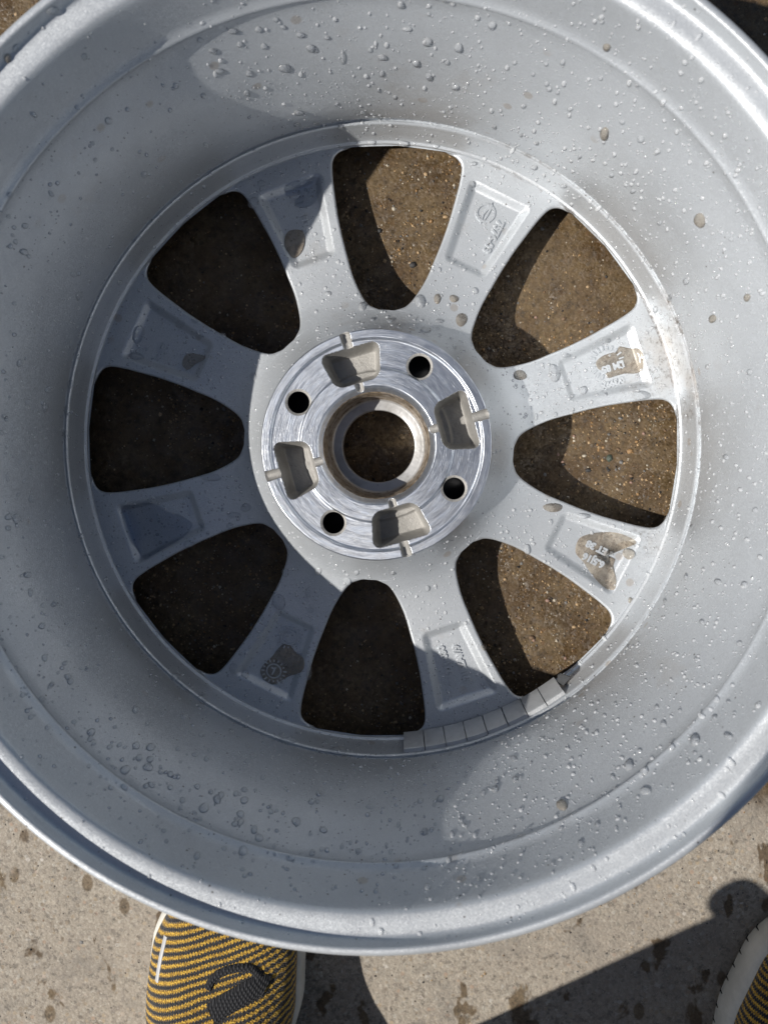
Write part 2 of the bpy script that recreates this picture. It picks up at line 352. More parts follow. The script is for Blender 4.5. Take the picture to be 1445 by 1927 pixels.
PAINT = mat_paint(); MACH = mat_machined(); CAST = mat_cast(); BORE = mat_bore()
SHADE_DARK = mat_plain('underside_shade_dark', (0.035, 0.036, 0.04), 0.35, 0.3)  # dark colour put on hidden faces to deepen the shade beneath the wheel
LEAD = mat_plain('grey_coated_steel', (0.43, 0.44, 0.45), 0.5, 0.5, 700, 0.12)
TAPE = mat_plain('dark_foam_tape', (0.045, 0.047, 0.05), 0.8, 0.0, 600, 0.2)
WATER = mat_water('clear_water', (0.97, 0.975, 0.98), 0.0, 0.16); SPRAY = mat_water('fine_spray_water', (0.97, 0.975, 0.98), 0.0, 0.34); MURKY = mat_water('murky_water', (0.93, 0.91, 0.87), 0.34)
PUDDLE = mat_water('silty_water', (0.90, 0.87, 0.82), 0.46); FILM = mat_water('water_film', (0.90, 0.92, 0.945))
GROUND = mat_ground(); KNIT = mat_knit()

# ---------------------------------------------------------------- ground
def ground_sheet():
    c = np.concatenate([[-60000, -20000, -6000, -2000, -900], np.linspace(-520, 520, 105), [900, 2000, 6000, 20000, 60000]])
    X, Y = np.meshgrid(c, c, indexing='ij')
    near = np.clip(1 - np.hypot(X, Y) / 900, 0, 1)
    Z = near * 0.45 * (np.sin(X / 37 + 1.3 * np.sin(Y / 53)) * np.cos(Y / 41) - 1.0)
    V = np.stack([X, Y, Z], -1).reshape(-1, 3)
    f = gridfaces(len(c), len(c))
    return build('ground', V, f[:, ::-1] if False else f[:, [0, 3, 2, 1]][:, ::-1] if False else f[:, [0, 3, 2, 1]], GROUND)
ground = ground_sheet(); ground['kind'] = 'structure'
if ground.data.polygons[0].normal.z < 0: ground.data.flip_normals()

# ---------------------------------------------------------------- the wheel
wheel = empty('alloy_wheel')
props(wheel, 'wet silver eight-spoke alloy wheel lying face down on concrete, hollow back up', 'wheel')

rim = lathe('rim', RIM, [PAINT, SHADE_DARK], wheel, 300, 50, True, lambda c: ((c[:, 2] < 19) | (np.hypot(c[:, 0], c[:, 1]) > 186) & (c[:, 2] < 36)).astype(int))

TH0 = 90 - 3.6                         # a window's centre; windows every 45 degrees
SP0 = TH0 - 22.5                       # a spoke's centre
thw = hermite([79.3, 79.7, 81.2, 83.2, 86.9, 90, 96.3, 102.6, 108.7, 115.8, 120, 128.4, 140.8, 151.1, 161.4, 167.7, 171.8, 175, 177, 178.6, 179.4],
              [0, 2.8, 5.2, 7.4, 9.1, 10.0, 11.3, 12.2, 12.7, 13.05, 13.25, 13.55, 13.7, 13.6, 13.45, 13.25, 13.0, 12.5, 11.8, 10.6, 8.8])
spine = hermite([64.9, 66, 68, 70.5, 74, 78, 82, 88, 96, 106, 120, 140, 160, 182], [59.4, 57.4, 53.2, 48.6, 43.2, 38.6, 35.4, 32.0, 29.2, 27.0, 25.0, 22.9, 21.1, 19.4])
def spoke_H(r, phi):
    """height of a spoke's back; phi in degrees from the spoke's centre line"""
    z = spine(r)
    tw = np.where(r > 179.45, 0.0, thw(r)); dr = (thw(r + 0.2) - thw(r - 0.2)) / 0.4
    fac = 1 / np.sqrt(1 + (r * np.radians(dr)) ** 2)
    d = r * np.radians(22.5 - tw - np.abs(phi)) * fac
    ro = 1.5; t = np.clip(d / ro, 0, 1)
    z = z - np.where(r < 179.2, ro - ro * np.sqrt(np.clip(1 - (1 - t) ** 2, 0, 1)), 0.0)
    u = r * np.cos(np.radians(phi)); v = r * np.sin(np.radians(phi)) - 0.9
    hw = 13.0 + (u - 117) * 0.132
    rc = 3.5
    q1 = np.abs(u - 141.5) - (25.0 - rc); q2 = (np.abs(v) - (hw - rc)) * 0.99
    sd = np.hypot(np.maximum(q1, 0), np.maximum(q2, 0)) + np.minimum(np.maximum(q1, q2), 0) - rc
    dep = sstep(-sd, -1.0, 4.6) * 4.3 * (0.72 + 0.28 * np.clip((u - 116) / 40, 0, 1))
    return z - dep
def normals_of(H, r, th, e=0.12):
    dt = np.degrees(e / r)
    hr = (H(r + e, th) - H(r - e, th)) / (2 * e); ht = (H(r, th + dt) - H(r, th - dt)) / (2 * e)
    return hr, ht
def polar_patch(H, R, TH, ang0):
    Z = H(R, TH); hr, ht = normals_of(H, R, TH)
    a = np.radians(TH + ang0); c, s = np.cos(a), np.sin(a)
    P = np.stack([R * c, R * s, Z], -1)
    N = np.stack([-hr * c + ht * s, -hr * s - ht * c, np.ones_like(R)], -1); N /= np.linalg.norm(N, axis=-1, keepdims=True)
    return P, N
rows = np.concatenate([np.linspace(79.3, 80.2, 7), np.arange(80.5, 86, 0.45), np.arange(86, 171.5, 0.85), np.arange(171.6, 179.4, 0.35), [179.4, 179.46, 180.2, 181.6]])
tt = np.linspace(0, 1, 67); tt = 0.35 * tt + 0.65 * (0.5 - 0.5 * np.cos(np.pi * tt)); tt = 2 * tt - 1
SPOKE_NOTE = {0: 'spoke with a ringed bolt emblem and raised part number', 1: 'spoke with a cast mark and raised number, half in shadow', 2: 'shaded spoke with small raised digits and beads of water',
              3: 'shaded spoke whose pocket holds a large dark puddle', 4: 'shaded spoke with two sunburst date dials', 5: 'spoke with two rows of raised part numbers',
              6: 'spoke with raised rim size under a silty puddle', 7: 'spoke with a grimy outer corner and silty puddle'}
spokes = []
for k in range(8):
    ang = SP0 + 45 * k
    half = 22.5 - np.where(rows > 179.45, 0.0, thw(rows)); half[0] = 22.5
    PHI = half[:, None] * tt[None, :]; R = np.repeat(rows[:, None], len(tt), 1)
    P, N = polar_patch(spoke_H, R, PHI, ang)
    n, m = R.shape
    V = [P.reshape(-1, 3)]; NN = [N.reshape(-1, 3)]; Fs = [gridfaces(n, m)]; off = n * m
    low = []
    nr = int(np.sum(rows < 179.45))
    for sgn, cidx in ((-1, 0), (1, m - 1)):
        e = P[:nr, cidx]; a = np.radians(ang); ra = rows[:nr]
        # outward side direction in the plane
        tg = np.gradient(e[:, :2], axis=0); tg /= np.linalg.norm(tg, axis=1, keepdims=True) + 1e-9
        out = np.stack([tg[:, 1], -tg[:, 0]], -1) * (1 if sgn < 0 else -1)
        strip = []
        for ins, dz in ((0, 0), (0.25, 1.2), (1.2, 4.0), (3.6, 11.0)):
            q = e.copy(); q[:, :2] -= out * min(ins, 3.6); q[:, 2] -= dz
            strip.append(q)
        S = np.stack(strip, 1)
        nn = np.repeat(np.concatenate([out, np.full((nr, 1), -0.3)], 1)[:, None], 4, 1)
        f = gridfaces(nr, 4, off=off)
        V.append(S.reshape(-1, 3)); NN.append(nn.reshape(-1, 3)); Fs.append(f if sgn > 0 else f[:, ::-1])
        low.append(off + np.arange(nr) * 4 + 3); off += nr * 4
    a, b = low; Fs.append(np.stack([a[:-1], b[:-1], b[1:], a[1:]], -1))
    NNs = np.concatenate(NN); NNs /= np.linalg.norm(NNs, axis=1, keepdims=True)
    nf = (n - 1) * (m - 1); allf = np.concatenate(Fs); smi = np.zeros(len(allf), int); smi[nf:] = 1
    o = build('spoke', np.concatenate(V), allf, [PAINT, SHADE_DARK], wheel, smi, True, None, NNs)
    if o.data.polygons[n * m // 2].normal.z < 0:
        o.data.flip_normals(); o.data.normals_split_custom_set_from_vertices(NNs.tolist())
    o['label'] = SPOKE_NOTE[k]; spokes.append(o)

# hub: machined mounting face with four cast pockets, painted cone around it
HOLE0 = 151.03; POCK0 = 105.8
hubprof = hermite([29.9, 30.4, 33.2, 33.7, 42.4, 43.4, 44.2, 58.6, 59.4, 60.3, 64.3, 64.75, 65.0, 65.4, 66, 68, 70.5, 74, 78, 82, 88],
                  [56.8, 57.4, 60.7, 61.0, 61.0, 59.9, 59.6, 59.6, 60.0, 61.0, 61.0, 60.6, 59.6, 58.9, 57.6, 53.2, 48.6, 43.2, 38.6, 35.4, 32.0])
def hub_parts(r, th):
    z = hubprof(r)
    dep = np.zeros_like(z); grv = np.zeros_like(z)
    for k in range(4):
        ph = (th - (POCK0 + 90 * k) + 180) % 360 - 180
        u = r * np.cos(np.radians(ph)); v = r * np.sin(np.radians(ph))
        ok = np.abs(ph) < 45
        hw = 13.2 + (u - 38) * 0.235; rc = 5.0
        q1 = np.abs(u - 46.2) - (10.2 - rc); q2 = (np.abs(v) - (hw - rc)) * 0.97
        sd = np.hypot(np.maximum(q1, 0), np.maximum(q2, 0)) + np.minimum(np.maximum(q1, q2), 0) - rc
        t = np.clip((-sd) / 4.0, 0, 1)
        dep = np.maximum(dep, np.where(ok, 16.0 * (1 - (1 - t) ** 2.1), 0))
        w = 2.9; endr = np.where(u > 63.6, np.maximum(0, w * w - v * v - (u - 63.6) ** 2), np.maximum(0, w * w - v * v))
        g = np.where(ok & (u > 55.2), 61.0 - 0.4 - np.sqrt(endr) * 1.05, 99.0)
        g = np.where(endr > 0, g, 99.0)
        w2 = 2.35; e2 = np.maximum(0, w2 * w2 - v * v)
        g2 = np.where(ok & (u < 37.2) & (e2 > 0), 60.6 - np.sqrt(e2) * 1.1, 99.0)
        grv = np.maximum(grv, np.maximum(0, z - np.minimum(g, g2)))
    return z, dep, grv
def hub_H(r, th):
    z, dep, grv = hub_parts(r, th)
    z = z - np.maximum(dep, grv)
    for k in range(4):
        a = np.radians(HOLE0 + 90 * k); d = np.sqrt(np.maximum(0, r * r + 2500 - 100 * r * np.cos(np.radians(th) - a)))
        z = z - np.clip(7.4 - d, 0, 1.4) * 0.8
    return z
hr_ = np.concatenate([np.arange(29.9, 66.2, 0.36), np.arange(66.3, 79.2, 0.6), [79.32]])
ht_ = np.linspace(0, 360, 840, endpoint=False)
R, TH = np.meshgrid(hr_, ht_, indexing='ij')
P, N = polar_patch(hub_H, R, TH, 0.0)
Fs = gridfaces(*R.shape, closed=True)
cen = P.reshape(-1, 3)[Fs].mean(1); rc = np.hypot(cen[:, 0], cen[:, 1]); thc = np.degrees(np.arctan2(cen[:, 1], cen[:, 0]))
z0, dp, gv = hub_parts(rc, thc)
mi = np.where(rc > 65.1, 1, 0); mi = np.where((np.maximum(dp, gv) > 0.25) & (rc < 67), 2, mi)
keep = np.ones(len(Fs), bool)
for k in range(4):
    a = np.radians(HOLE0 + 90 * k); keep &= np.hypot(cen[:, 0] - 50 * np.cos(a), cen[:, 1] - 50 * np.sin(a)) > 6.35
hub = build('hub', P.reshape(-1, 3), Fs[keep], [MACH, PAINT, CAST], wheel, mi[keep], True, None, N.reshape(-1, 3))
if hub.data.polygons[5].normal.z < 0:
    hub.data.flip_normals(); hub.data.normals_split_custom_set_from_vertices(N.reshape(-1, 3).tolist())
lathe('centre_bore', [(30.3, 57.3), (29.8, 56.7), (29.5, 55.8), (29.3, 50.6), (28.9, 49.8), (28.5, 34.0), (27.8, 31.6), (26.8, 30.6), (25.6, 30.3), (22.3, 30.2), (21.7, 29.9), (21.4, 29.0), (21.7, 20), (24.5, 9),
                      (27, 8.6), (34, 9), (34, 44), (31.5, 50)], BORE, wheel, 128, 30)
hole_me = None
for k in range(4):
    a = math.radians(HOLE0 + 90 * k); c, s = 50 * math.cos(a), 50 * math.sin(a)
    if hole_me is None:
        o = lathe('bolt_hole', [(7.5, 59.72), (6.75, 59.35), (6.2, 58.9), (6.2, 58.0), (7.0, 54), (9.5, 40), (10.5, 12), (11.5, 12), (10.6, 42), (8.2, 55)], [CAST, SHADE_DARK], wheel, 40, 30, True, lambda c: (c[:, 2] < 57.5).astype(int))  # lower hole walls coloured dark to stand for the shade inside
        hole_me = o.data
    else: o = link('bolt_hole', hole_me, wheel)
    o.location = (c * MM, s * MM, 0)
# front disc behind the hub keeps daylight out of the casting's hollow
lathe('hub_front', [(34, 9.2), (58, 8.5), (70, 10), (73, 14), (71, 24), (66, 30), (60, 34), (34, 36)], SHADE_DARK, wheel, 96, 40)

# stick-on balance weights along the wall under the rim's ridge
def weight_mesh():
    n = 7; hw = math.radians(1.93); V = []; Fs = []
    sec = [(177.3, 21.6), (180.9, 37.6), (181.6, 38.5), (183.6, 39.0), (184.2, 38.6), (180.6, 20.6), (177.0, 20.6)]
    for i in range(n):
        t = -hw + 2 * hw * i / (n - 1)
        for r, z in sec: V.append((r * math.cos(t), r * math.sin(t), z))
    m = len(sec)
    for i in range(n - 1):
        for j in range(m): Fs.append((i * m + j, i * m + (j + 1) % m, (i + 1) * m + (j + 1) % m, (i + 1) * m + j))
    Fs.append(tuple(range(m))[::-1]); Fs.append(tuple((n - 1) * m + j for j in range(m)))
    return V, Fs
V, Fs = weight_mesh(); w0 = None
for i in range(8):
    if w0 is None:
        w0 = build('balance_weight', V, Fs, LEAD, wheel, None, True, 30); bm = bmesh.new(); bm.from_mesh(w0.data); bmesh.ops.recalc_face_normals(bm, faces=bm.faces); bm.to_mesh(w0.data); bm.free(); o = w0
    else: o = w0.copy(); col.objects.link(o); o.parent = wheel
    o.rotation_euler = (rnd.uniform(-.003, .003), rnd.uniform(-.003, .003), math.radians(-83.2 + 4.06 * i + rnd.uniform(-.05, .05)))
tp = [at(1060, 1290, 33), at(1048, 1287, 26), at(1050, 1271, 28), at(1056, 1268, 33), at(1073, 1274, 34), at(1064, 1289, 30)]
tpV = np.array(tp); tpV2 = tpV.copy(); tpV2[:, 2] -= 2.0
o = build('backing_tape', np.concatenate([tpV, tpV2]), [(0, 5, 4, 3, 2, 1), (6, 7, 8, 9, 10, 11)] + [(i, (i + 1) % 6, 6 + (i + 1) % 6, 6 + i) for i in range(6)], TAPE, wheel, None, False)
bm = bmesh.new(); bm.from_mesh(o.data); bmesh.ops.recalc_face_normals(bm, faces=bm.faces); bm.to_mesh(o.data); bm.free()

# ---------------------------------------------------------------- raised lettering and emblems cast into the pockets
def on_spoke(px, py):
    """photo point on a spoke's back -> spoke index, point"""
    z = 20.0
    for _ in range(6):
        p = at(px, py, z); r = math.hypot(p[0], p[1]); th = math.degrees(math.atan2(p[1], p[0])) - SP0
        k = int(round(th / 45)) % 8; phi = (th - 45 * k + 180) % 360 - 180
        z = float(spoke_H(np.array([r]), np.array([phi]))[0])
    return k, at(px, py, z)
def drape(me, k, p):
    co = np.empty(len(me.vertices) * 3); me.vertices.foreach_get('co', co); co = co.reshape(-1, 3)
    r = np.hypot(co[:, 0], co[:, 1]) / MM; ph = (np.degrees(np.arctan2(co[:, 1], co[:, 0])) - SP0 - 45 * k + 180) % 360 - 180
    co[:, 2] += (spoke_H(r, ph) - p[2]) * MM
    me.vertices.foreach_set('co', co.ravel()); me.update()
def raised_text(txt, px, py, h, parentname='lettering', gap=1.0, thick=0.8):
    k, p = on_spoke(px, py); a = math.radians(SP0 + 45 * k)
    cu = bpy.data.curves.new('lettering', 'FONT'); cu.body = txt; cu.size = h * MM * 1.38; cu.align_x = 'CENTER'; cu.align_y = 'CENTER'
    cu.extrude = thick * MM; cu.bevel_depth = 0.16 * MM; cu.bevel_resolution = 1; cu.offset = 0.22 * MM; cu.space_character = gap; cu.resolution_u = 3
    tmp = bpy.data.objects.new('lettering', cu); col.objects.link(tmp)
    dg = bpy.context.evaluated_depsgraph_get(); dg.update()
    me = bpy.data.meshes.new_from_object(tmp.evaluated_get(dg)); bpy.data.objects.remove(tmp); bpy.data.curves.remove(cu)
    me.materials.clear(); me.materials.append(PAINT)
    er = Vector((math.cos(a), math.sin(a), 0)); et = Vector((-math.sin(a), math.cos(a), 0))
    m = Matrix.Identity(4); m.col[0][:3] = -er; m.col[1][:3] = -et; m.col[2][:3] = (0, 0, 1); m.col[3][:3] = (p[0] * MM, p[1] * MM, p[2] * MM)
    me.transform(m); me.name = 'lettering'; drape(me, k, p)
    me.set_sharp_from_angle(angle=math.radians(40))
    o = link('lettering', me, spokes[k]); o['label'] = 'raised cast lettering reading ' + txt
    return o
def raised_shape(name, k, p, polys, thick=0.7, label=None):
    """polys: flat outlines in (x along -radius, y clockwise) mm, given a bevelled thickness"""
    a = math.radians(SP0 + 45 * k); er = np.array([math.cos(a), math.sin(a)]); et = np.array([-math.sin(a), math.cos(a)])
    V = []; Fs = []
    for poly in polys:
        q = np.array(poly, float); c = q.mean(0); n = len(q)
        d = c - q; d /= np.linalg.norm(d, axis=1, keepdims=True) + 1e-9
        b = len(V)
        for lay, (ins, z) in enumerate(((-0.15, -0.5), (0.0, thick - 0.2), (0.18, thick))):
            for s in q + d * ins:
                w = np.array(p[:2]) - er * s[0] - et * s[1]; V.append((w[0], w[1], p[2] + z))
        for l in range(2):
            for i in range(n): Fs.append((b + l * n + i, b + l * n + (i + 1) % n, b + (l + 1) * n + (i + 1) % n, b + (l + 1) * n + i))
        Fs.append(tuple(b + 2 * n + i for i in range(n)))
    o = build(name, V, Fs, PAINT, spokes[k], None, True, 40); drape(o.data, k, p)
    bm = bmesh.new(); bm.from_mesh(o.data); bmesh.ops.recalc_face_normals(bm, faces=bm.faces); bm.to_mesh(o.data); bm.free()
    if label: o['label'] = label
    return o
def arc_band(r0, r1, a0, a1, n=8):
    A = np.radians(np.linspace(a0, a1, n)); return [(r1 * math.cos(t), r1 * math.sin(t)) for t in A] + [(r0 * math.cos(t), r0 * math.sin(t)) for t in A[::-1]]
def ring_polys(r0, r1, n=12): return [arc_band(r0, r1, i * 360 / n, (i + 1) * 360 / n, 3) for i in range(n)]
k, p = on_spoke(913, 401)
# the bolt across the ring, drawn in the spoke's frame from its photo outline
def loc2(k, p, px, py):
    q = at(px, py, p[2]); a = math.radians(SP0 + 45 * k); d = q - p
    return (-(d[0] * math.cos(a) + d[1] * math.sin(a)), -(-d[0] * math.sin(a) + d[1] * math.cos(a)))
Z7 = lambda x, y: (840 + x / 8.03, 340 + y / 8.03)
bolt1 = [loc2(k, p, *Z7(x, y)) for x, y in ((695, 325), (660, 410), (560, 520), (515, 660), (500, 645), (540, 520), (590, 430))]
bolt2 = [loc2(k, p, *Z7(x, y)) for x, y in ((700, 335), (680, 430), (620, 540), (575, 605), (600, 520), (640, 430))]
raised_shape('emblem', k, p, ring_polys(4.5, 6.1, 16) + [bolt1, bolt2], 0.75, 'round cast emblem: a ring crossed by a lightning bolt')
raised_text('7576-03', *Z7(700, 850), 4.6, gap=1.0)
raised_text('986221-030', 842, 1253, 4.0, gap=1.0)
raised_text('6918ZAV/9', 869, 1250, 4.0, gap=1.0).location = Vector((0, 0, 0))
raised_text('6.5J16', 1116, 1054, 4.2); raised_text('ET 38', 1122, 1030, 4.2)
raised_text('0/399X', 1151, 721, 3.6); raised_text('LM 85', 1152, 690, 4.0)
raised_text('1336', 573, 418, 4.2); raised_text('10', 306, 652, 3.6); raised_text('m', 275, 653, 3.2); raised_text('U', 296, 672, 3.2); raised_text('2', 421, 692, 4.2)
k1, p1 = on_spoke(560, 374)
raised_shape('cast_mark', k1, p1, [[(-3, -3), (3, -3), (3, -2.2), (-3, -2.2)], [(-3, 2.2), (3, 2.2), (3, 3), (-3, 3)], [(-3, -2.2), (-2.2, -2.2), (-2.2, 2.2), (-3, 2.2)], [(2.2, -2.2), (3, -2.2), (3, 2.2), (2.2, 2.2)], [(-1, -1.5), (0, -1.5), (0, 1.5), (-1, 1.5)]], 0.8, 'small square cast mark')
for cx_, cy_ in ((544, 1199), (516, 1262)):
    k2, p2 = on_spoke(cx_, cy_); rays = []
    for i in range(16):
        t = math.radians(i * 22.5); r1 = 7.6 + rnd.uniform(-0.8, 0.9); c, s = math.cos(t), math.sin(t); w = 0.42
        rays.append([(5.9 * c - w * s, 5.9 * s + w * c), (5.9 * c + w * s, 5.9 * s - w * c), (r1 * c + w * s, r1 * s - w * c), (r1 * c - w * s, r1 * s + w * c)])
    raised_shape('date_dial', k2, p2, ring_polys(4.0, 4.9, 14) + rays + [[(-2.6, -0.5), (2.6, -0.5), (2.6, 0.5), (-2.6, 0.5)], [(0.8, 0.5), (2.0, 0.5), (2.0, 2.6), (0.8, 2.6)]], 1.1, 'round cast date dial with a sunburst of short rays')
k2, p2 = on_spoke(1141, 683); rays = []
for i in range(20):
    t = math.radians(i * 18); r1 = 10.2 + rnd.uniform(-0.6, 0.9); c, s = math.cos(t), math.sin(t); w = 0.45
    if 70 < i * 18 < 140: continue
    rays.append([(7.6 * c - w * s, 7.6 * s + w * c), (7.6 * c + w * s, 7.6 * s - w * c), (r1 * c + w * s, r1 * s - w * c), (r1 * c - w * s, r1 * s + w * c)])
raised_shape('date_dial', k2, p2, rays, 1.0, 'ring of short cast rays round the silty puddle')

exec_rest = True
# ---------------------------------------------------------------- water on the wheel
bpy.context.view_layer.update()
def bvh_of(objs):
    V = []; Fs = []; tag = []
    for o in objs:
        b = len(V); mw = o.matrix_world
        V += [mw @ v.co for v in o.data.vertices]
        for p in o.data.polygons: Fs.append([b + i for i in p.vertices]); tag.append(o)
    return BVHTree.FromPolygons(V, Fs), tag
BVH, TAG = bvh_of([rim, hub] + spokes)
def hit(px, py):
    d = ray(px, py); l, n, i, dist = BVH.ray_cast(Vector(CAM * MM), Vector(d))
    if l is None: return None
    n = Vector(n)
    if n.dot(Vector(d)) > 0: n = -n
    return np.array(l) / MM, np.array(n), TAG[i], np.array(d)
def dome(p, n, a, b, h, rings=4, seg=12, wob=0.10, seed=0):
    """a bead of water: centre p, axes a and b in the surface, height h along n (all mm)"""
    rr = np.random.default_rng(seed); V = []; Fs = []
    ph = rr.uniform(0, 6.28, 3); t = np.linspace(0, 2 * np.pi, seg, endpoint=False)
    w = 1 + wob * (np.sin(2 * t + ph[0]) * 0.6 + np.sin(3 * t + ph[1]) * 0.4)
    for i in range(rings):
        e = i / rings * 0.5 * math.pi
        rad = math.cos(e) ** 0.85; z = math.sin(e) * h - 0.03
        for j in range(seg): V.append(p + (a * math.cos(t[j]) + b * math.sin(t[j])) * rad * w[j] + n * z)
    V.append(p + n * h)
    for i in range(rings - 1):
        for j in range(seg): Fs.append((i * seg + j, i * seg + (j + 1) % seg, (i + 1) * seg + (j + 1) % seg, (i + 1) * seg + j))
    for j in range(seg): Fs.append(((rings - 1) * seg + j, (rings - 1) * seg + (j + 1) % seg, rings * seg))
    return V, Fs
DROPS = """438,58,22,10;486,55,12;566,66,18,11;616,71,13,9;586,91,20,15;537,129,28,15;469,138,13;496,87,11;452,84,12;645,107,8,28;720,108,20,11;784,120,14;719,139,10,14;713,170,7,9;563,212,22,9;682,213,10;743,183,8;755,10,16,11;766,55,20,8;634,196,8;520,37,10;533,51,12,7;696,94,9;404,97,12;414,134,18,11;466,176,12,14
754,9,14;805,79,20,15;863,90,18;808,145,14,16;782,120,12;842,118,10;857,165,16,11;926,48,16;807,27,8;968,118,9;1027,121,9;1058,118,11;1028,158,10;1049,175,8;1137,252,18,24,d;1316,415,22,28,d;1141,89,16,14,d;1237,285,12
205,227,14;272,328,14;377,75,14,10;159,106,12;400,95,14,10;465,175,12;383,180,11;388,273,11;150,557,15,18;139,516,12;48,425,12;180,301,9;175,270,9;20,367,12;17,407,10;212,281,8;492,345,14;477,382,20,24;650,467,15,28;682,577,15,18;620,552,9;55,482,9;30,455,10
38,683,12,16;93,733,16,14;86,767,11,19;54,757,11;9,783,10;16,898,10,18;39,869,9,12;60,879,10;47,906,10;60,938,12,16;32,976,16,19;35,931,9;110,940,8,11;87,871,8;134,723,13,18;126,772,13,18;125,817,10,15;52,1082,16,12;58,1115,9,18;103,1136,12;82,1139,10;85,1238,11,16;166,1259,12;172,1378,16;143,1066,8
256,1335,14,16;347,1348,15;257,1403,14,16;284,1406,17,15;262,1426,13;283,1429,15,12;279,1444,20,14;236,1449,20,17;321,1457,14,12;286,1477,15,12;367,1420,12,10;477,1422,13;409,1504,16,18;384,1521,20,18;460,1486,14,10;460,1506,18,14;453,1532,16,13;443,1550,14,12;558,1546,18,16;510,1527,10,12;609,1562,14,12;488,1577,17,15;458,1601,19,19;547,1615,19,16;696,1518,15,11;675,1601,15,9;397,1490,10;235,1481,14;467,1403,10;321,1482,12,9;344,1506,12;588,1605,13
382,1314,22,14;444,1355,28,14;541,1393,34,12;636,1412,34,12;332,1273,18,12
1307,1392,18,24;1183,1440,18,22;1212,1451,18,16;1057,1515,20,22,d;966,1427,12;1214,1489,22,13;1263,1407,14;1307,1416,8;819,1441,15,10;829,1503,15,13;909,1492,10,12;1344,1349,11;1348,1316,13;1370,1320,9;849,1415,9;1092,1587,12;1124,1550,10
683,576,15;791,567,20,26;823,562,14,19,d;854,562,17,15,d;894,547,13;868,602,22,27,d;893,631,15,18;827,507,9;890,347,14,12;616,552,9;827,604,15,8;801,621,18,12;751,615,11,8;733,603,12,8;701,601,10,7;891,308,16,8;855,653,8
978,706,28,18,d;1043,702,22,36;1097,735,16,18;1206,744,38,17;1144,641,10;1066,669,15,10;1139,742,8;992,1034,14,19;1036,982,8,12;1150,1040,10;1182,1042,24,22,d;1066,1065,7;1047,1052,7;1186,1130,10,12,d;1233,582,9,14;1045,780,9;1077,772,8;1008,785,7,14;1040,955,40,16,d;1098,971,24,12
420,633,14;367,604,13,10;374,635,12,9;339,610,20,16;258,671,30,18;477,709,13,17;463,955,20,17;441,969,27,11;433,990,14,12;391,1003,9;356,1024,22,14;397,898,44,14;262,630,30,40
537,1077,14,17;525,1133,26,30;579,1116,10,20;585,1148,13,10;599,1075,14;654,1094,15;671,1078,10;440,1258,18,20;462,1267,16,18;581,1262,12,36;805,1107,11;740,1079,10,6;910,1218,12,12,d
1033,168,10;1003,140,8;985,200,9;1072,205,12,9;1130,148,9;1170,230,10;1205,262,14;980,255,7;1010,270,8;930,240,9;1090,295,9;1150,330,10;1190,360,10;1240,420,9;1290,530,12;1340,600,14,16,d;1405,560,13,15,d;1375,450,10;1260,560,10,13;1410,700,12;1330,690,9;1365,860,11;1420,960,11;1300,990,9;1350,1095,13;1400,1100,13;1290,1085,8,14;1320,1170,10;1250,1130,10;1390,1210,11;1310,1240,10;1235,1330,9
560,235,14,9;596,233,12,8;641,240,12,9;760,270,22,12;700,268,16,10;820,275,14,10;1005,315,15,10;1140,405,12,16;1060,350,13,9
15,110,12,20,d;100,20,26,16;30,90,10,16"""
GRP = 'water drops on the wheel'
def clock(k):
    a = 90 - (SP0 + 45 * k); h = round((a % 360) / 30) % 12
    return ['twelve', 'one', 'two', 'three', 'four', 'five', 'six', 'seven', 'eight', 'nine', 'ten', 'eleven'][h]
def where(o, p):
    a = math.degrees(math.atan2(p[1], p[0])) % 360
    hr = ['twelve', 'one', 'two', 'three', 'four', 'five', 'six', 'seven', 'eight', 'nine', 'ten', 'eleven'][round(((90 - a) % 360) / 30) % 12]
    t_ = int(round(((90 - a) % 360) * 2 / 10) * 10) % 720; ck = f'the {(t_ // 60) or 12}:{t_ % 60:02d} position'
    if o in spokes:
        r = math.hypot(p[0], p[1])
        part = 'inner end' if r < 112 else ('pocket' if r < 166 else 'rim end')
        return f'in the {part} of the spoke at {clock(spokes.index(o))} o\'clock' if part == 'pocket' else f'on the {part} of the spoke at {clock(spokes.index(o))} o\'clock'
    if o is hub: return f'on the painted cone round the hub at {hr} o\'clock'
    if p[2] > 178: return f'on the outer flange near {ck}'
    if p[2] > 145: return f'on rim wall under the flange near {ck}'
    if p[2] > 122: return f'on upper mid rim wall near {ck}'
    if p[2] > 100: return f'on lower mid rim wall near {ck}'
    if p[2] > 55: return f'low on rim wall near {ck}'
    if p[2] > 40: return f'on the inner ridge near {ck}'
    return f'under the inner ridge near {ck}'
placed = []
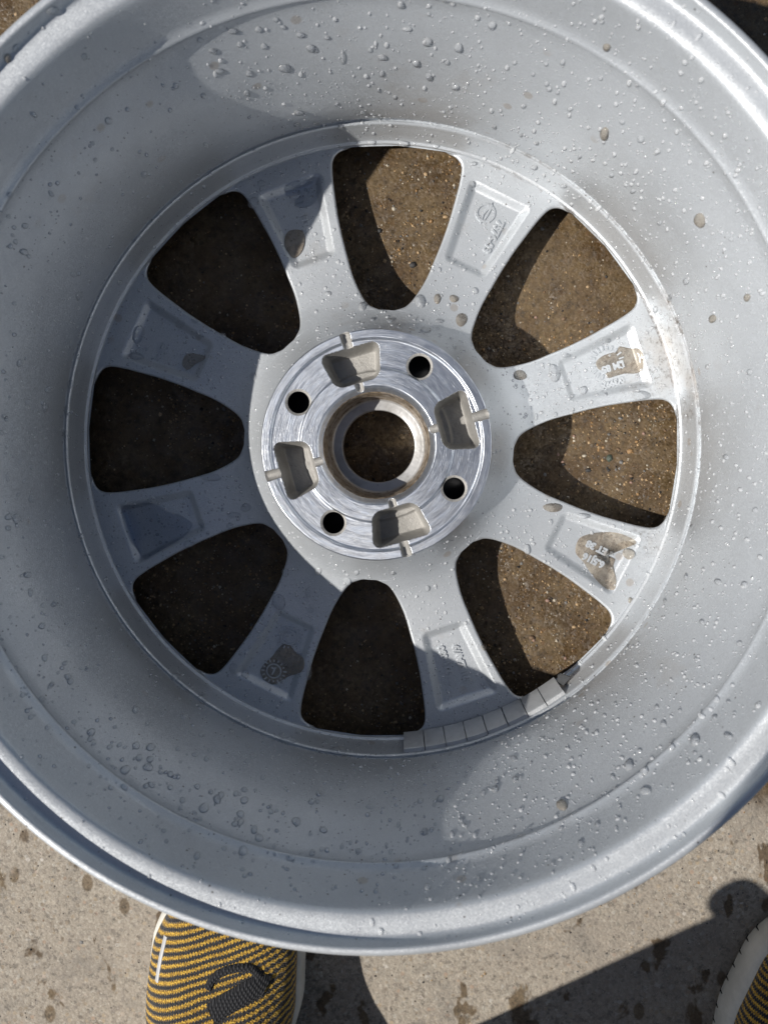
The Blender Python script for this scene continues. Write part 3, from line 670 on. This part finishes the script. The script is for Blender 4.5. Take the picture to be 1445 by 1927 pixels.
for i, d in enumerate(DROPS.replace('\n', ';').split(';')):
    t = d.split(','); dirty = t[-1] == 'd'; t = [float(x) for x in t if x != 'd']
    px, py, w = t[:3]; h = t[3] if len(t) > 3 else w
    q = hit(px, py)
    if q is None: continue
    p, n, o, dr = q
    def plane(x, y):
        e = ray(x, y); den = e @ n
        if abs(den) < 0.05: return p
        return CAM + e * (((p - CAM) @ n) / den)
    a = (plane(px + w / 2, py) - plane(px - w / 2, py)) / 2; b = (plane(px, py + h / 2) - plane(px, py - h / 2)) / 2
    s = (w + h) / 4 * np.linalg.norm(p - CAM) / F_PX
    for v in (a, b):
        l = np.linalg.norm(v); cap = 2.0 * max(w, h) / 2 * np.linalg.norm(p - CAM) / F_PX
        if l > cap: v *= cap / l
    a = a - n * (a @ n); b = b - n * (b @ n)
    if np.linalg.norm(np.cross(a, b)) < 1e-4: continue
    hh = s * rnd.uniform(0.42, 0.60) * (0.75 if max(w, h) > 24 else 1.0)
    if o in spokes: hh *= 0.75
    V, Fs = dome(p, n, a, b, hh, 5, 14, 0.13, i)
    bw = np.array(V) - p
    if np.dot(np.cross(a, b), n) < 0: Fs = [f[::-1] for f in Fs]
    ob = build('water_drop', bw, Fs, MURKY if dirty else WATER, None)
    ob.location = Vector(p * MM)
    sz = 'big ' if max(w, h) >= 18 else ('' if max(w, h) >= 11 else 'small ')
    shp = 'long ' if max(w, h) > 1.45 * min(w, h) else 'round '
    props(ob, sz + shp + ('brown-tinted water drop ' if dirty else 'clear water drop ') + where(o, p), 'water drop', GRP)
    placed.append((p, max(np.linalg.norm(a), np.linalg.norm(b))))
# puddles lying in the spoke pockets, outlines read off the photograph
def puddle(pts, mat, label, lift=0.7, name='puddle'):
    P3 = []
    cx_ = sum(x for x, y in pts) / len(pts); cy_ = sum(y for x, y in pts) / len(pts)
    k, c = on_spoke(cx_, cy_)
    # smooth closed outline
    n = len(pts); out = []
    for i in range(n):
        p0, p1, p2, p3 = [np.array(pts[(i + j - 1) % n], float) for j in range(4)]
        for s in (0, 0.25, 0.5, 0.75):
            out.append(0.5 * ((2 * p1) + (-p0 + p2) * s + (2 * p0 - 5 * p1 + 4 * p2 - p3) * s * s + (-p0 + 3 * p1 - 3 * p2 + p3) * s ** 3))
    m = len(out); cc = np.mean(out, 0)
    V = []; Fs = []
    zs = []
    for sc_, z in ((1.0, -0.05), (0.985, 0.30), (0.955, 0.52), (0.90, 0.66), (0.55, 0.74)):
        for q in out:
            w = cc + (q - cc) * sc_; kk, pp = on_spoke(w[0], w[1]); V.append((pp[0], pp[1], pp[2] + z * lift / 0.7))
    V.append(tuple(np.array(on_spoke(*cc)[1]) + np.array([0, 0, 0.75 * lift / 0.7])))
    for l in range(4):
        for i in range(m): Fs.append((l * m + i, l * m + (i + 1) % m, (l + 1) * m + (i + 1) % m, (l + 1) * m + i))
    for i in range(m): Fs.append((4 * m + i, 4 * m + (i + 1) % m, 5 * m))
    V = np.array(V); o = build(name, V - c, Fs, mat, None)
    bm = bmesh.new(); bm.from_mesh(o.data); bmesh.ops.recalc_face_normals(bm, faces=bm.faces)
    bm.to_mesh(o.data); bm.free()
    if sum(p.normal.z * p.area for p in o.data.polygons) < 0: o.data.flip_normals()
    o.location = Vector(np.array(c) * MM)
    return props(o, label, 'puddle')
sc6 = lambda L, o, s: [(o[0] + x / s, o[1] + y / s) for x, y in L]
puddle(sc6([(395, 430), (440, 330), (560, 280), (720, 258), (900, 270), (1050, 330), (1110, 370), (1095, 400), (1030, 365), (930, 375), (830, 440), (760, 510), (730, 545), (790, 575), (860, 580), (840, 660), (860, 760), (875, 850), (850, 940), (760, 930), (660, 850), (560, 730), (480, 610), (400, 520)], (1020, 960), 6.283), PUDDLE,
       'large silty brown puddle over the raised rim size in the spoke at four o\'clock', 0.5)
puddle(sc6([(440, 590), (520, 510), (620, 470), (720, 440), (760, 375), (900, 400), (1030, 410), (1085, 500), (1085, 620), (1060, 710), (960, 745), (830, 745), (700, 780), (600, 805), (560, 720), (470, 680)], (1060, 600), 7.225), PUDDLE,
       'ragged brown puddle in the grimy pocket of the spoke at two o\'clock', 0.5)
puddle(sc6([(345, 1430), (400, 1310), (520, 1270), (650, 1285), (710, 1370), (715, 1500), (680, 1640), (600, 1750), (500, 1790), (420, 1700), (350, 1570)], (500, 300), 9.636), PUDDLE,
       'smooth oval beige puddle half in shadow beside the raised 1336', 0.9)
puddle(sc6([(345, 520), (420, 440), (600, 380), (850, 330), (930, 250), (1050, 330), (1070, 480), (990, 600), (900, 740), (850, 810), (720, 870), (600, 870), (520, 820), (560, 760), (640, 640), (540, 640), (400, 670), (350, 600)], (500, 300), 9.636), FILM,
       'clear puddle covering the small square cast mark at the end of the spoke', 0.9)
puddle(sc6([(140, 380), (300, 345), (450, 320), (590, 350), (680, 420), (740, 440), (800, 470), (860, 465), (980, 535), (1050, 600), (980, 720), (880, 800), (720, 890), (520, 1010), (430, 1050), (330, 910), (250, 820), (170, 620)], (210, 900), 6.881), FILM,
       'largest dark puddle filling the pocket of the shaded spoke at eight o\'clock', 0.9)
puddle(sc6([(640, 700), (740, 720), (800, 800), (920, 900), (930, 1040), (860, 1120), (720, 1160), (600, 1230), (480, 1280), (350, 1200), (300, 1080), (380, 960), (470, 880), (560, 760)], (450, 1120), 7.605), PUDDLE,
       'brown puddle over the lower sunburst dial in the shaded spoke', 0.8)
puddle(sc6([(815, 900), (850, 800), (930, 755), (1040, 770), (1130, 800), (1110, 850), (1010, 900), (900, 985), (830, 940)], (230, 560), 7.225), MURKY,
       'small brown-tinted puddle in the shaded spoke at ten o\'clock', 0.9)

# fine droplets: nobody could count them
def spatter(name, n, label, mat=None, mid=False):
    V = []; Fs = []
    prof = np.array(RIM[1:50]); seg = np.hypot(*np.diff(prof, axis=0).T); cum = np.concatenate([[0], np.cumsum(seg)])
    def add(p, n, rad, el, updir):
        b = len(V)
        t1 = np.cross(n, updir); l = np.linalg.norm(t1)
        if l < 1e-6: t1 = np.array([1., 0, 0])
        else: t1 /= l
        t2 = np.cross(n, t1)
        big = rad > 0.7
        v, f = dome(p, n, t1 * rad, t2 * rad * el, rad * rng.uniform(0.45, 0.75), 3 if big else 2, 9 if big else 6, 0.15, int(rng.integers(1e9)))
        V.extend(v); Fs.extend([tuple(b + i for i in q) for q in f])
    cnt = 0
    while cnt < n:
        u = 0.0 if mid else rng.uniform()
        if u < 0.86:                                            # the barrel, denser where the photo shows spray
            s = cum[-1] * rng.uniform(0.0, 1.0); i = np.searchsorted(cum, s) - 1; i = max(0, min(i, len(seg) - 1))
            f = (s - cum[i]) / seg[i]; rz = prof[i] * (1 - f) + prof[i + 1] * f
            d = (prof[i + 1] - prof[i]) / seg[i]
            th = rng.uniform(0, 2 * np.pi); deg = math.degrees(th)
            dens = 0.35 + 0.65 * max(0, math.cos(math.radians(deg - 30))) + 0.85 * math.exp(-((((deg + 65 + 180) % 360) - 180) / 28) ** 2)
            if mid: dens = 1.5 * math.exp(-(((deg - 232 + 180) % 360 - 180) / 55) ** 2) * (1.0 if 85 < rz[1] < 176 else 0.25)
            if rng.uniform() * 1.6 > dens: continue
            c, sn = math.cos(th), math.sin(th)
            p = np.array([rz[0] * c, rz[0] * sn, rz[1]]); nn = np.array([-d[1] * c, -d[1] * sn, d[0]])
            rad = 0.20 + 0.26 * rng.exponential(); rad = min(rad, 1.3); el = rng.uniform(1.0, 1.9)
            if mid: rad = min(0.42 + 0.38 * rng.exponential(), 1.7); el = rng.uniform(1.3, 2.1)
            if rz[1] > 176 and rng.uniform() < 0.6: continue
            add(p, nn, rad, el, np.array([0, 0, 1.0]))
        elif u < 0.975:
            r = rng.uniform(84, 179); k = rng.integers(8); hw_ = 22.5 - float(thw(r)); phi = rng.uniform(-hw_, hw_) * 0.97
            a = np.array([r]); b_ = np.array([phi]); h1, h2 = normals_of(spoke_H, a, b_)
            t = math.radians(SP0 + 45 * k + phi); c, sn = math.cos(t), math.sin(t)
            nn = np.array([-h1[0] * c + h2[0] * sn, -h1[0] * sn - h2[0] * c, 1.0]); nn /= np.linalg.norm(nn)
            p = np.array([r * c, r * sn, float(spoke_H(a, b_)[0])])
            rad = min(0.2 + 0.26 * rng.exponential(), 1.1); add(p, nn, rad, rng.uniform(0.9, 1.3), np.array([c, sn, 0.0]))
        else:
            r = rng.uniform(65.5, 80); th = rng.uniform(0, 360); a = np.array([r]); b_ = np.array([th]); h1, h2 = normals_of(hub_H, a, b_)
            t = math.radians(th); c, sn = math.cos(t), math.sin(t); nn = np.array([-h1[0] * c, -h1[0] * sn, 1.0]); nn /= np.linalg.norm(nn)
            p = np.array([r * c, r * sn, float(hub_H(a, b_)[0])]); add(p, nn, min(0.22 + 0.25 * rng.exponential(), 1.0), 1.2, np.array([0, 0, 1.0]))
        cnt += 1
    o = build(name, V, Fs, mat or SPRAY, None)
    return props(o, label, 'water droplets', None, 'stuff')
spatter('fine_droplets', 13500, 'fine spray of tiny water droplets scattered over the silver wheel')
spatter('beaded_droplets', 620, 'small clear beads of water crowding the shaded lower left wall of the rim', WATER, True)

# ---------------------------------------------------------------- pebbles and grit in the concrete
PEB = {n: mat_plain('pebble_' + n, c, 0.45, 0.0, 900, 0.2) for n, c in (('tan', (0.36, 0.25, 0.14)), ('orange', (0.27, 0.16, 0.07)), ('grey', (0.16, 0.155, 0.15)), ('pale', (0.42, 0.375, 0.30)), ('pink', (0.26, 0.165, 0.13)), ('black', (0.025, 0.024, 0.024)), ('green', (0.05, 0.065, 0.05)), ('brown', (0.15, 0.095, 0.055)))}
def pebble_mesh(seed, mat):
    rr = np.random.default_rng(seed); bm = bmesh.new(); bmesh.ops.create_icosphere(bm, subdivisions=1, radius=1.0)
    for v in bm.verts:
        v.co *= 1 + rr.uniform(-0.18, 0.18)
    me = bpy.data.meshes.new('pebble'); bm.to_mesh(me); bm.free(); me.materials.append(mat)
    me.polygons.foreach_set('use_smooth', np.full(len(me.polygons), True)); return me
PM = {n: [pebble_mesh(i * 7 + j, m) for j in range(3)] for i, (n, m) in enumerate(PEB.items())}
def pebble(p, kind, sx, sy, sz, rot, label=None):
    o = link('pebble', rnd.choice(PM[kind]), ground); o.location = Vector((p[0] * MM, p[1] * MM, p[2] * MM)); o.scale = (sx * MM, sy * MM, sz * MM); o.rotation_euler = (0, 0, rot)
    if label: o['label'] = label
KNOWN = [(1185, 849, 'orange', 13, 11), (1135, 842, 'orange', 8, 7), (1146, 862, 'green', 13, 17), (1163, 845, 'brown', 8, 6), (1187, 895, 'brown', 9, 8), (1099, 858, 'pale', 10, 7), (1058, 869, 'pink', 9, 6), (1187, 908, 'pink', 8, 6), (1211, 816, 'pink', 7, 8), (1203, 790, 'pale', 5, 8), (1167, 787, 'grey', 9, 6), (1198, 831, 'orange', 8, 6),
         (1107, 885, 'black', 12, 9), (1060, 874, 'black', 8, 6), (1168, 870, 'grey', 9, 8), (1080, 820, 'pink', 7, 5), (1145, 885, 'black', 6, 7), (1200, 930, 'orange', 7, 7),
         (811, 416, 'orange', 9, 8), (801, 327, 'tan', 9, 10), (741, 393, 'pale', 9, 9), (838, 408, 'tan', 12, 7), (714, 434, 'black', 10, 10), (777, 498, 'black', 14, 13), (787, 475, 'tan', 7, 7), (800, 333, 'pale', 5, 5), (738, 492, 'pale', 5, 5), (792, 396, 'black', 6, 5),
         (1008, 597, 'pink', 8, 7), (1090, 480, 'orange', 8, 6), (1020, 430, 'grey', 9, 8), (1105, 540, 'tan', 9, 8), (1060, 600, 'brown', 10, 8), (985, 640, 'brown', 8, 9), (1140, 520, 'black', 8, 8), (1030, 1130, 'pink', 11, 9), (1010, 1110, 'orange', 7, 5), (950, 1090, 'tan', 8, 7), (1080, 1180, 'tan', 10, 7), (1000, 1200, 'brown', 12, 9)]
for x, y, kind, w, h in KNOWN:
    p = at(x, y, 0.0); s = 538 / F_PX / 2
    pebble(p - np.array([0, 0, 0.7]), kind, w * s, h * s, 1.25, rnd.uniform(-.4, .4), 'dark green chip of stone in the concrete' if kind == 'green' else None)
kinds = ['tan'] * 5 + ['orange'] * 2 + ['grey'] * 3 + ['pale'] * 4 + ['pink'] * 2 + ['black'] * 2 + ['brown'] * 4
n = 0
while n < 190:
    x = rnd.uniform(-270, 280); y = rnd.uniform(-340, 330); r = math.hypot(x, y)
    if 184 < r < 226 or r < 18: continue
    if y > 240 and abs(x) < 150: continue
    s = 1.2 + rnd.expovariate(1.4); s = min(s, 3.6)
    pebble((x, y, -0.95), rnd.choice(kinds), s, s * rnd.uniform(0.6, 1.0), rnd.uniform(0.9, 1.25), rnd.uniform(0, 6.28)); n += 1
def grit(n):
    V = []; Fs = []; mi = []
    oc = np.array([(1, 0, 0), (0, 1, 0), (-1, 0, 0), (0, -1, 0), (0, 0, 1)], float)
    for i in range(n):
        x = rng.uniform(-280, 290); y = rng.uniform(-350, 335)
        if i % 3: t = rng.uniform(0, 6.283); q_ = 185 * math.sqrt(rng.uniform(0.01, 1)); x, y = q_ * math.cos(t), q_ * math.sin(t)
        if 190 < math.hypot(x, y) < 219: continue
        s = 0.28 + 0.25 * rng.exponential(); s = min(s, 1.2); t = rng.uniform(0, 6.28); c, sn = math.cos(t), math.sin(t)
        b = len(V); sh = rng.uniform(0.7, 1.3, 5)
        for q, k in zip(oc, sh):
            w = q * s * k; V.append((x + c * w[0] - sn * w[1], y + sn * w[0] + c * w[1], -0.55 + w[2] * 0.8 + 0.1))
        for j in range(4): Fs.append((b + j, b + (j + 1) % 4, b + 4)); mi.append(i % 8)
    o = build('grit', V, Fs, [PEB[k] for k in ('tan', 'pale', 'grey', 'tan', 'tan', 'brown', 'orange', 'black')], ground, mi, False)
    o['kind'] = 'stuff'
grit(15000)

# ---------------------------------------------------------------- shoes
RUB = mat_plain('white_rubber', (0.62, 0.60, 0.54), 0.6, 0.0, 500, 0.10)
def mat_web():
    T = NT('black_webbing'); co = T.co()
    w1 = T.n('ShaderNodeTexWave', {'Vector': co, 'Scale': 260.0, 'Distortion': 1.5, 'Detail': 2.0}, bands_direction='DIAGONAL').outputs['Fac']
    w2 = T.n('ShaderNodeTexWave', {'Vector': T.vmath('MULTIPLY', co, (-1.0, 1.0, 1.0)), 'Scale': 260.0, 'Distortion': 1.5}, bands_direction='DIAGONAL').outputs['Fac']
    m = T.math('MULTIPLY', w1, w2)
    base = T.mix(m, (0.010, 0.010, 0.012), (0.045, 0.047, 0.052))
    return T.principled(Base_Color=base, Roughness=0.9, Normal=T.bump(m, 0.8, 0.0008))
BLK = mat_web()
REFL = mat_plain('grey_reflective_print', (0.42, 0.42, 0.42), 0.45, 0.0)
FLESH = mat_plain('skin', (0.50, 0.32, 0.24), 0.5, 0.0, 400, 0.06)
DENIM = mat_plain('dark_trouser_cloth', (0.03, 0.034, 0.045), 0.9, 0.0, 900, 0.2)
SHIRT = mat_plain('dark_shirt_cloth', (0.05, 0.05, 0.055), 0.9, 0.0, 700, 0.15)
SLIT = mat_plain('dark_tread_gap', (0.02, 0.02, 0.02), 0.9)
# local frame: y forward (toe at 290), x to the wearer's right, z up; left shoe
L_OUT = hermite([0, 12, 40, 80, 130, 180, 215, 245, 268, 282, 290], [4, 22, 31, 33, 34, 42, 47, 45, 36, 24, 4])
R_OUT = hermite([0, 12, 40, 80, 130, 180, 215, 245, 268, 282, 290], [4, 22, 30, 30, 30, 39, 46, 46, 40, 28, 4])
TOP = hermite([0, 15, 40, 80, 110, 140, 175, 210, 240, 265, 281, 290], [62, 84, 96, 108, 112, 107, 84, 62, 51, 45, 37, 28])
def make_shoe(loc, rot, mirror, label):
    root = empty('shoe', (loc[0] * MM, loc[1] * MM, 0)); root.rotation_euler = (0, 0, rot)
    props(root, label, 'shoe', 'pair of knitted shoes')
    mx = -1 if mirror else 1
    # sole
    ys = np.concatenate([[0.0, 2, 5, 9, 14], np.arange(20, 268, 6.0), np.arange(268, 288, 3.0), [288, 289.4, 290]])
    sec = [(-1.0, 0.0), (-1.0, 0.0)]
    lv = [(-3.5, 0.0), (-0.5, 1.5), (2.2, 6.0), (3.2, 13.0), (2.6, 21.0), (0.6, 26.5), (-3.0, 28.5), (-9.0, 28.6)]      # outward offset, height
    V = []; n = len(ys)
    def outline(off):
        le = [(-max(0.5, L_OUT(y) + off), y) for y in ys]; ri = [(max(0.5, R_OUT(y) + off), y) for y in ys]
        return le + ri[::-1]
    m = 2 * n
    for off, z in lv:
        for i, (x, y) in enumerate(outline(off)):
            yy = y + (off if y > 275 else -off if y < 12 else 0) * 0.8
            sp = 6.0 * max(0, (y - 235) / 55) ** 2 * (1 if z < 20 else 0.55)          # toe spring
            V.append((x * mx, yy, z + sp))
    Fs = gridfaces(len(lv), m, True).tolist()
    Fs += [(i, i + 1, m - 2 - i, m - 1 - i) for i in range(n - 1)]
    t = (len(lv) - 1) * m; Fs += [(t + i + 1, t + i, t + m - 1 - i, t + m - 2 - i) for i in range(n - 1)]
    o = build('sole', V, Fs, RUB, root, None, True, 55)
    bm = bmesh.new(); bm.from_mesh(o.data); bmesh.ops.recalc_face_normals(bm, faces=bm.faces); bm.to_mesh(o.data); bm.free()
    # tread gaps cut round the lower edge: thin dark wedges set 0.3 mm proud
    sv = []; sf = []
    for s in (-1, 1):
        for y in np.arange(30, 284, 9.5):
            fx = R_OUT if s > 0 else L_OUT
            sp = 6.0 * max(0, (y - 235) / 55) ** 2
            b = len(sv); sl_ = (fx(min(y + 1, 290)) - fx(y - 1)) / 2
            for dy, off, z in ((-0.8, -0.2, 1.0), (0.8, -0.2, 1.0), (0.55, 2.7, 6.0), (0.1, 3.6, 11.5), (-0.5, 2.7, 6.0), (0, -2.5, 5.0)):
                sv.append((mx * s * (fx(y + dy) + off), y + dy - s * 0, z + sp))
            sf += [(b, b + 1, b + 2, b + 3, b + 4), (b, b + 5, b + 1), (b + 1, b + 5, b + 2), (b + 2, b + 5, b + 3), (b + 3, b + 5, b + 4), (b + 4, b + 5, b)]
    build('tread_gap', sv, sf, SLIT, root, None, False)
    # upper
    na = 25; V = []; ys2 = np.concatenate([[3.0, 6, 10, 16], np.arange(24, 264, 5.0), np.arange(264, 286, 2.5), [286.5, 288.2]])
    for y in ys2:
        l, r, tz = float(L_OUT(y)) - 1.2, float(R_OUT(y)) - 1.2, float(TOP(y))
        for j in range(na):
            t = math.pi * j / (na - 1); c, s = math.cos(t), math.sin(t)
            ex = 0.62 if y > 120 else 0.7
            x = (-l if c > 0 else r) * abs(c) ** ex if True else 0
            bulge = 1 + 0.05 * math.sin(min(1, s * 1.2) * math.pi)
            V.append((mx * x * bulge, y, 24 + (tz - 24) * s ** 0.9))
    Fs = gridfaces(len(ys2), na).tolist()
    Fs.append(tuple(range(na))); Fs.append(tuple((len(ys2) - 1) * na + j for j in range(na))[::-1])
    up = build('upper', V, Fs, KNIT, root, None, True, 70)
    bm = bmesh.new(); bm.from_mesh(up.data); bmesh.ops.recalc_face_normals(bm, faces=bm.faces); bm.to_mesh(up.data); bm.free()
    bt = BVHTree.FromPolygons([v.co for v in up.data.vertices], [list(p.vertices) for p in up.data.polygons])
    def top(x, y):
        l = bt.ray_cast(Vector((x * MM, y * MM, 0.3)), Vector((0, 0, -1)))[0]
        return l.z / MM if l is not None else 26.0
    return root, top, mx
def ribbon(name, pts, w, thick, mat, root, top, lift=0.0, close=False):
    pts = np.array(pts, float); n = len(pts); V = []; Fs = []
    for i in range(n):
        d = pts[min(i + 1, n - 1)] - pts[max(i - 1, 0)]; d /= np.linalg.norm(d); nx = np.array([-d[1], d[0]])
        for s, hz in ((-1, 0.0), (-0.7, thick), (0, thick * 1.25), (0.7, thick), (1, 0.0)):
            q = pts[i] + nx * s * w / 2; V.append((q[0], q[1], top(*q) + hz + lift - 0.2))
    for i in range(n - 1):
        for j in range(4): Fs.append((i * 5 + j, i * 5 + j + 1, i * 5 + j + 6, i * 5 + j + 5))
    o = build(name, V, Fs, mat, root, None, True)
    if sum(p.normal.z * p.area for p in o.data.polygons) < 0: o.data.flip_normals()
    return o
LROT = math.radians(-2.0)
lp = at(432, 1640, 20)                                   # about where the left toe ends
LLOC = (lp[0] - 290 * math.sin(-LROT), lp[1] - 290 * math.cos(LROT))
shoe_l, ltop, _ = make_shoe(LLOC, LROT, False, 'left shoe in yellow and black striped knit, its toe under the rim')
def local(root_loc, rot, q):
    d = np.array([q[0] - root_loc[0], q[1] - root_loc[1]]); c, s = math.cos(-rot), math.sin(-rot)
    return (c * d[0] - s * d[1], s * d[0] + c * d[1])
Lp = lambda x, y, z: local(LLOC, LROT, at(x, y, z))
ribbon('reflective_strip', [Lp(301, 1782, 52), Lp(297, 1800, 53), Lp(292, 1822, 54), Lp(288, 1845, 55), Lp(285, 1868, 56)], 2.6, 0.35, REFL, shoe_l, ltop, 0.25)
loop = [Lp(*q) for q in ((372, 1912, 78), (378, 1895, 76), (392, 1880, 74), (412, 1869, 72), (435, 1863, 71), (455, 1864, 71), (467, 1874, 72), (474, 1890, 74))]
ribbon('pull_loop', loop, 5.0, 1.3, BLK, shoe_l, ltop, 0.3)
strap = [Lp(*q) for q in ((380, 1958, 80), (402, 1942, 79), (430, 1928, 78), (458, 1914, 77), (476, 1906, 76), (486, 1912, 76))]
ribbon('strap', strap, 12.0, 1.0, BLK, shoe_l, ltop, 0.8)
RROT = math.radians(-24.0)
rp = at(1610, 1738, 20)
RLOC = (rp[0] + 290 * math.sin(RROT), rp[1] - 290 * math.cos(RROT))
shoe_r, rtop, _ = make_shoe(RLOC, RROT, True, 'right shoe at the picture corner, white sole edge with dark tread gaps')

# ---------------------------------------------------------------- the crouching person who holds the camera
def skin_body(name, pts, edges, mat, parent, sub=2, root=0):
    me = bpy.data.meshes.new(name); me.from_pydata([tuple(np.array(p[:3]) * MM) for p in pts], edges, [])
    o = link(name, me, parent)
    sk = o.modifiers.new('skin', 'SKIN'); sk.use_smooth_shade = True
    for v, p in zip(me.skin_vertices[0].data, pts): v.radius = (p[3] * MM, (p[4] if len(p) > 4 else p[3]) * MM)
    me.skin_vertices[0].data[root].use_root = True
    ss = o.modifiers.new('sub', 'SUBSURF'); ss.levels = sub; ss.render_levels = sub
    me.materials.append(mat); return o
person = empty('person', (0.12, -0.62, 0)); props(person, 'crouching person in dark trousers and shirt, seen only by shoes and shadow', 'person')
person_off = np.array([120, -620, 0.0])
la = np.array([LLOC[0], LLOC[1]]) + np.array([0, 70]); ra = np.array([RLOC[0], RLOC[1]]) + np.array([60 * math.sin(-RROT), 70 * math.cos(RROT)])
def O(*p): return tuple(np.array(p[:3]) - person_off) + tuple(p[3:])
f1, f2, f3 = at(420, 2046, 0), at(412, 2086, 0), at(414, 2012, 0)      # front of the left trouser leg
shx = lambda h: (f2[0] + 18, 12 + f2[1] + (f3[1] - f2[1]) * (h - 185) / 163.0)
def SH(h, r): q = shx(h); return O(q[0], q[1] - r, h, r)
kq = shx(470); LK = (kq[0], kq[1] - 62, 470); RK = (ra[0] + 30, LK[1], 470)
legs = [O(100, -775, 330, 105, 120), O(20, -760, 300, 92), O(LK[0] + 18, LK[1] - 190, 415, 76), O(*LK, 60), SH(350, 54), SH(250, 52), SH(170, 50), O(f1[0] + 14, f1[1] - 46, 125, 47), O(f1[0] + 14, f1[1] - 48, 100, 47),
        O(190, -760, 300, 92), O(RK[0] - 10, RK[1] - 190, 415, 76), O(*RK, 58), O(RK[0] + 2, (RK[1] + ra[1]) / 2 - 12, 275, 54), O(ra[0], ra[1] - 10, 105, 40), O(ra[0], ra[1] + 5, 85, 38)]
skin_body('trousers', legs, [(0, 1), (1, 2), (2, 3), (3, 4), (4, 5), (5, 6), (6, 7), (7, 8), (0, 9), (9, 10), (10, 11), (11, 12), (12, 13), (13, 14)], DENIM, person)
torso = [O(100, -780, 350, 115, 100), O(100, -760, 500, 130, 100), O(80, -690, 650, 150, 105), O(70, -610, 760, 110, 80), O(65, -575, 810, 52), O(-80, -620, 745, 62), O(-140, -490, 630, 50), O(-177, -345, 545, 42), O(230, -620, 745, 62), O(320, -490, 640, 50), O(260, -330, 580, 42)]
skin_body('shirt', torso, [(0, 1), (1, 2), (2, 3), (3, 4), (3, 5), (5, 6), (6, 7), (3, 8), (8, 9), (9, 10)], SHIRT, person)
th_ = 352.0
def caster(px, py, h): q = at(px, py, 0); return (q[0] - h * math.cos(SUN_AZ) / math.tan(SUN_EL), q[1] - h * math.sin(SUN_AZ) / math.tan(SUN_EL), h)
# both hands hold the phone level above the wheel
def hand(name, elbow, wrist, palm, fx, fy):
    skin = [O(*elbow, 40), O(*wrist, 29, 22), O(*palm, 40, 15)]; ed = [(0, 1), (1, 2)]
    for i, ln in enumerate((58, 68, 72, 60)):
        b = len(skin); y0 = palm[1] + (i - 1.5) * 19 * fy
        skin += [O(palm[0] + fx * 30, y0, palm[2], 9.5), O(palm[0] + fx * (30 + ln * 0.55), y0 + 4, palm[2] - 1, 9), O(palm[0] + fx * (26 + ln * 0.8), y0 + 7, palm[2] + 14, 7.5)]
        ed += [(2, b), (b, b + 1), (b + 1, b + 2)]
    b = len(skin); skin += [O(palm[0] + fx * 12, palm[1] + 30, palm[2] + 12, 11), O(palm[0] + fx * 40, palm[1] + 34, palm[2] + 22, 9)]; ed += [(2, b), (b, b + 1)]
    skin_body(name, skin, ed, FLESH, person)
hand('left_hand', (-177, -345, 545), (-83, -165, 556), (-54, -106, 562), 1, 1)
hand('right_hand', (260, -330, 580), (180, -180, 566), (140, -118, 562), -1, 1)
head = [O(60, -560, 850, 50), O(55, -520, 900, 78, 84), O(50, -490, 960, 80, 92), O(50, -480, 1010, 60, 66)]
skin_body('head', head, [(0, 1), (1, 2), (2, 3)], FLESH, person)
ph = bmesh.new(); bmesh.ops.create_cube(ph, size=1.0)
for v in ph.verts: v.co = Vector((v.co.x * 0.075, v.co.y * 0.150, v.co.z * 0.0078))
bmesh.ops.bevel(ph, geom=[e for e in ph.edges if abs((e.verts[0].co - e.verts[1].co).z) > 0.004], offset=0.011, segments=5, affect='EDGES')
me = bpy.data.meshes.new('phone'); ph.to_mesh(me); ph.free(); me.materials.append(BLK)
phone = link('phone', me); phone.location = (0.046, -0.066, 0.5465); props(phone, 'black slab phone held level above the hollow of the wheel', 'phone')
# unseen stub added before the shin, shaped to cast a rounded shadow
stub = [O(*caster(1445, 1752, th_), 15), O(*caster(1392, 1700, th_), 15), O(*caster(1356, 1668, th_), 15)]
skin_body('shadow_stub', stub, [(0, 1), (1, 2)], DENIM, person)
